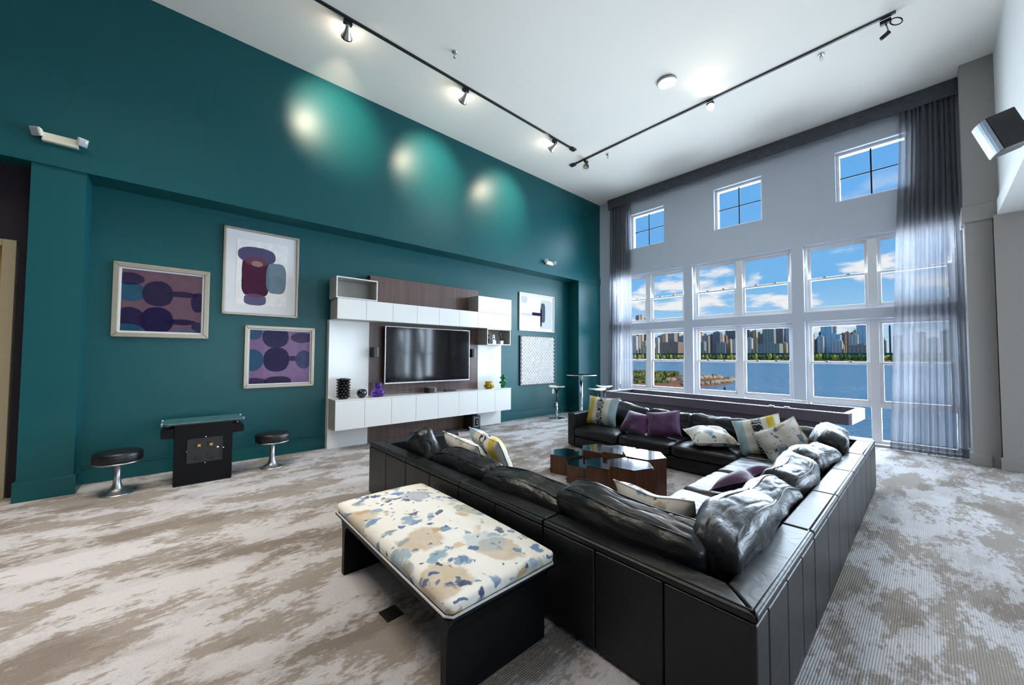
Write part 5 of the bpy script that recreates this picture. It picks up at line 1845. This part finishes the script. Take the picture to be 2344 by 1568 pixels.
# (u0, u1, top v, distance, facade, cap?)
BL = [(1455, 1462, 723, 1180, 'g', 0), (1462, 1469, 722, 1220, 't', 0), (1474, 1484, 729, 1240, 'd', 1), (1470, 1478, 782, 1120, 't', 0), (1446, 1456, 770, 1130, 'w', 0), (1484, 1497, 786, 1110, 'g', 0),
      (1496, 1506, 774, 1130, 'w', 0), (1505, 1517, 769, 1180, 'g', 0), (1516, 1524, 765, 1150, 't', 0), (1523, 1543, 751, 1210, 'g', 1), (1543, 1554, 753, 1250, 't', 0), (1510, 1552, 784, 1090, 'b', 0),
      (1552, 1568, 770, 1160, 'g', 0), (1566, 1582, 778, 1140, 'p', 0), (1582, 1600, 764, 1200, 'g', 1),
      (1599, 1606, 760, 1230, 't', 0), (1606, 1621, 769, 1160, 'g', 1), (1601, 1612, 783, 1090, 's', 0), (1620, 1633, 767, 1180, 'p', 0), (1632, 1648, 761, 1140, 'p', 1), (1648, 1654, 766, 1190, 't', 0),
      (1653, 1662, 769, 1220, 'b', 0), (1660, 1687, 756, 1250, 'p', 1), (1666, 1672, 778, 1110, 't', 0), (1676, 1688, 777, 1090, 'w', 0), (1640, 1660, 786, 1085, 'g', 0), (1688, 1706, 765, 1200, 'b', 0),
      (1706, 1720, 775, 1100, 'w', 0), (1709, 1714, 750, 1290, 'd', 0), (1715, 1725, 760, 1220, 'g', 0), (1723, 1731, 757, 1200, 't', 0), (1731, 1740, 762, 1230, 's', 0), (1739, 1746, 766, 1190, 'b', 0),
      (1745, 1771, 750, 1150, 's', 1), (1771, 1776, 751, 1240, 't', 0), (1775, 1792, 749, 1210, 'g', 0), (1792, 1799, 748, 1230, 't', 0), (1798, 1812, 747, 1190, 'c', 0), (1734, 1784, 788, 1080, 's', 0),
      (1784, 1800, 786, 1122, 't', 0), (1812, 1830, 758, 1220, 'g', 1), (1828, 1846, 770, 1180, 'p', 0), (1846, 1862, 765, 1220, 'b', 0),
      (1864, 1871, 778, 1150, 'd', 0), (1870, 1884, 771, 1100, 'w', 0), (1874, 1879, 761, 1190, 'd', 0), (1878, 1903, 737, 1160, 'c', 0), (1903, 1914, 738, 1180, 'w', 0), (1884, 1923, 767, 1120, 'c', 0),
      (1904, 1927, 781, 1080, 'w', 0), (1920, 1935, 765, 1210, 'b', 0), (1926, 1931, 790, 1095, 't', 0), (1933, 1944, 761, 1230, 't', 0), (1944, 1953, 763, 1250, 'b', 0), (1952, 1960, 757, 1240, 't', 0),
      (1943, 1963, 767, 1110, 'w', 0), (1960, 1990, 741, 1170, 'c', 0), (1944, 1990, 791, 1075, 'g', 0), (1992, 2012, 772, 1170, 'b', 0), (2018, 2028, 780, 1150, 'g', 1), (2034, 2038, 746, 1230, 'd', 0),
      (2044, 2066, 770, 1160, 'g', 0), (2068, 2092, 748, 1180, 'c', 0), (2096, 2120, 762, 1200, 'b', 0), (2122, 2150, 775, 1120, 'w', 0), (2152, 2180, 758, 1210, 'p', 0),
      (1405, 1420, 760, 1180, 'b', 0), (1420, 1436, 742, 1220, 'g', 1), (1436, 1448, 764, 1150, 't', 0)]
order = sorted(range(len(BL)), key=lambda k: BL[k][0])
for rank, k in enumerate(order):
    u0, u1, vt, D, fc, cap = BL[k]
    p0, p1 = at(u0, vt, 1, D), at(u1, vt, 1, D)
    w = p1.x - p0.x
    zt = (p0.z + p1.z) / 2
    z0 = ZWAT + 2.0
    dep = max(14, min(34, w * 0.8))
    n_ = rank + 1
    sfx = 'th' if 10 <= n_ % 100 <= 20 else {1: 'st', 2: 'nd', 3: 'rd'}.get(n_ % 10, 'th')
    t = thing('skyscraper', '%s %s across the river, %d%s building from the left of the skyline' % (CN[fc], 'tower' if zt > 70 else 'block', n_, sfx), 'building', ((p0.x + p1.x) / 2, D, z0), 0, 'buildings of the far skyline')
    hh = zt - z0
    o = B('tower', FAC[fc], t, -w / 2, w / 2, 0, dep, 0, hh)
    B('roof_parapet', FAC[fc], t, -w / 2 + 0.6, w / 2 - 0.6, 0.6, dep - 0.6, hh, hh + 1.2)
    if cap:
        B('roof_tank', FAC['g'], t, -w * 0.22, w * 0.16, dep * 0.3, dep * 0.7, hh + 1.2, hh + 7)
    else:
        B('roof_shed', FAC[fc], t, -w * 0.1, w * 0.22, dep * 0.4, dep * 0.8, hh + 1.2, hh + 4)

# elevated highway along the far bank
vd = thing('viaduct', 'dark green elevated highway on posts along the far bank', 'bridge', (0, 1045, ZWAT + 2.2))
B('deck', 'viaduct_green', vd, -1500, 700, 0, 14, 11.5, 15.0)
B('railing', 'viaduct_green', vd, -1500, 700, 0, 0.5, 15.0, 16.2)
for k in range(88):
    x = -1500 + 25 * k
    if -1320 < x < 120:
        B('pier', 'viaduct_green', vd, x - 1.1, x + 1.1, 1, 13, 0, 11.5)


def tree_mesh(seed):
    m = MB().ball((0, 0, 0.62), 0.5, 6)
    m.v = [tuple(Vector((0, 0, 0.62)) + (Vector(p) - Vector((0, 0, 0.62))) * (1 + 0.5 * noise.noise(Vector(p) * 4 + Vector((seed * 3, 0, 0))))) for p in m.v]
    return m.mesh('crown')


TM = []
for k in range(6):
    me = tree_mesh(k)
    me.materials.append(MATS['foliage_yellow' if k % 2 else 'foliage_green'])
    TM.append(me)
trunk = MB().cyl((0, 0, 0), (0, 0, 0.4), 0.05, 6).mesh('trunk')
trunk.materials.append(MATS['rust_shore'])
for k in range(96):
    u = 1405 + 780 * (k + 0.2 * rg.random()) / 96
    p = at(u, 816, 1, 1020 + 11 * (k % 2))
    s = 8 + 6 * rg.random()
    j = rg.randrange(6)
    t = thing('riverside_tree', '%s rounded tree on the far river bank below the viaduct' % ('yellow-green' if j % 2 else 'dark green'), 'tree', (p.x, p.y, ZWAT + 2.2), rg.random() * 6,
              'yellow-green trees on the far bank' if j % 2 else 'dark green trees on the far bank')
    t.scale = (7.2 - 0.8 * rg.random(), 7.0, s)
    link('crown', TM[j], None, t)
    link('trunk', trunk, None, t)
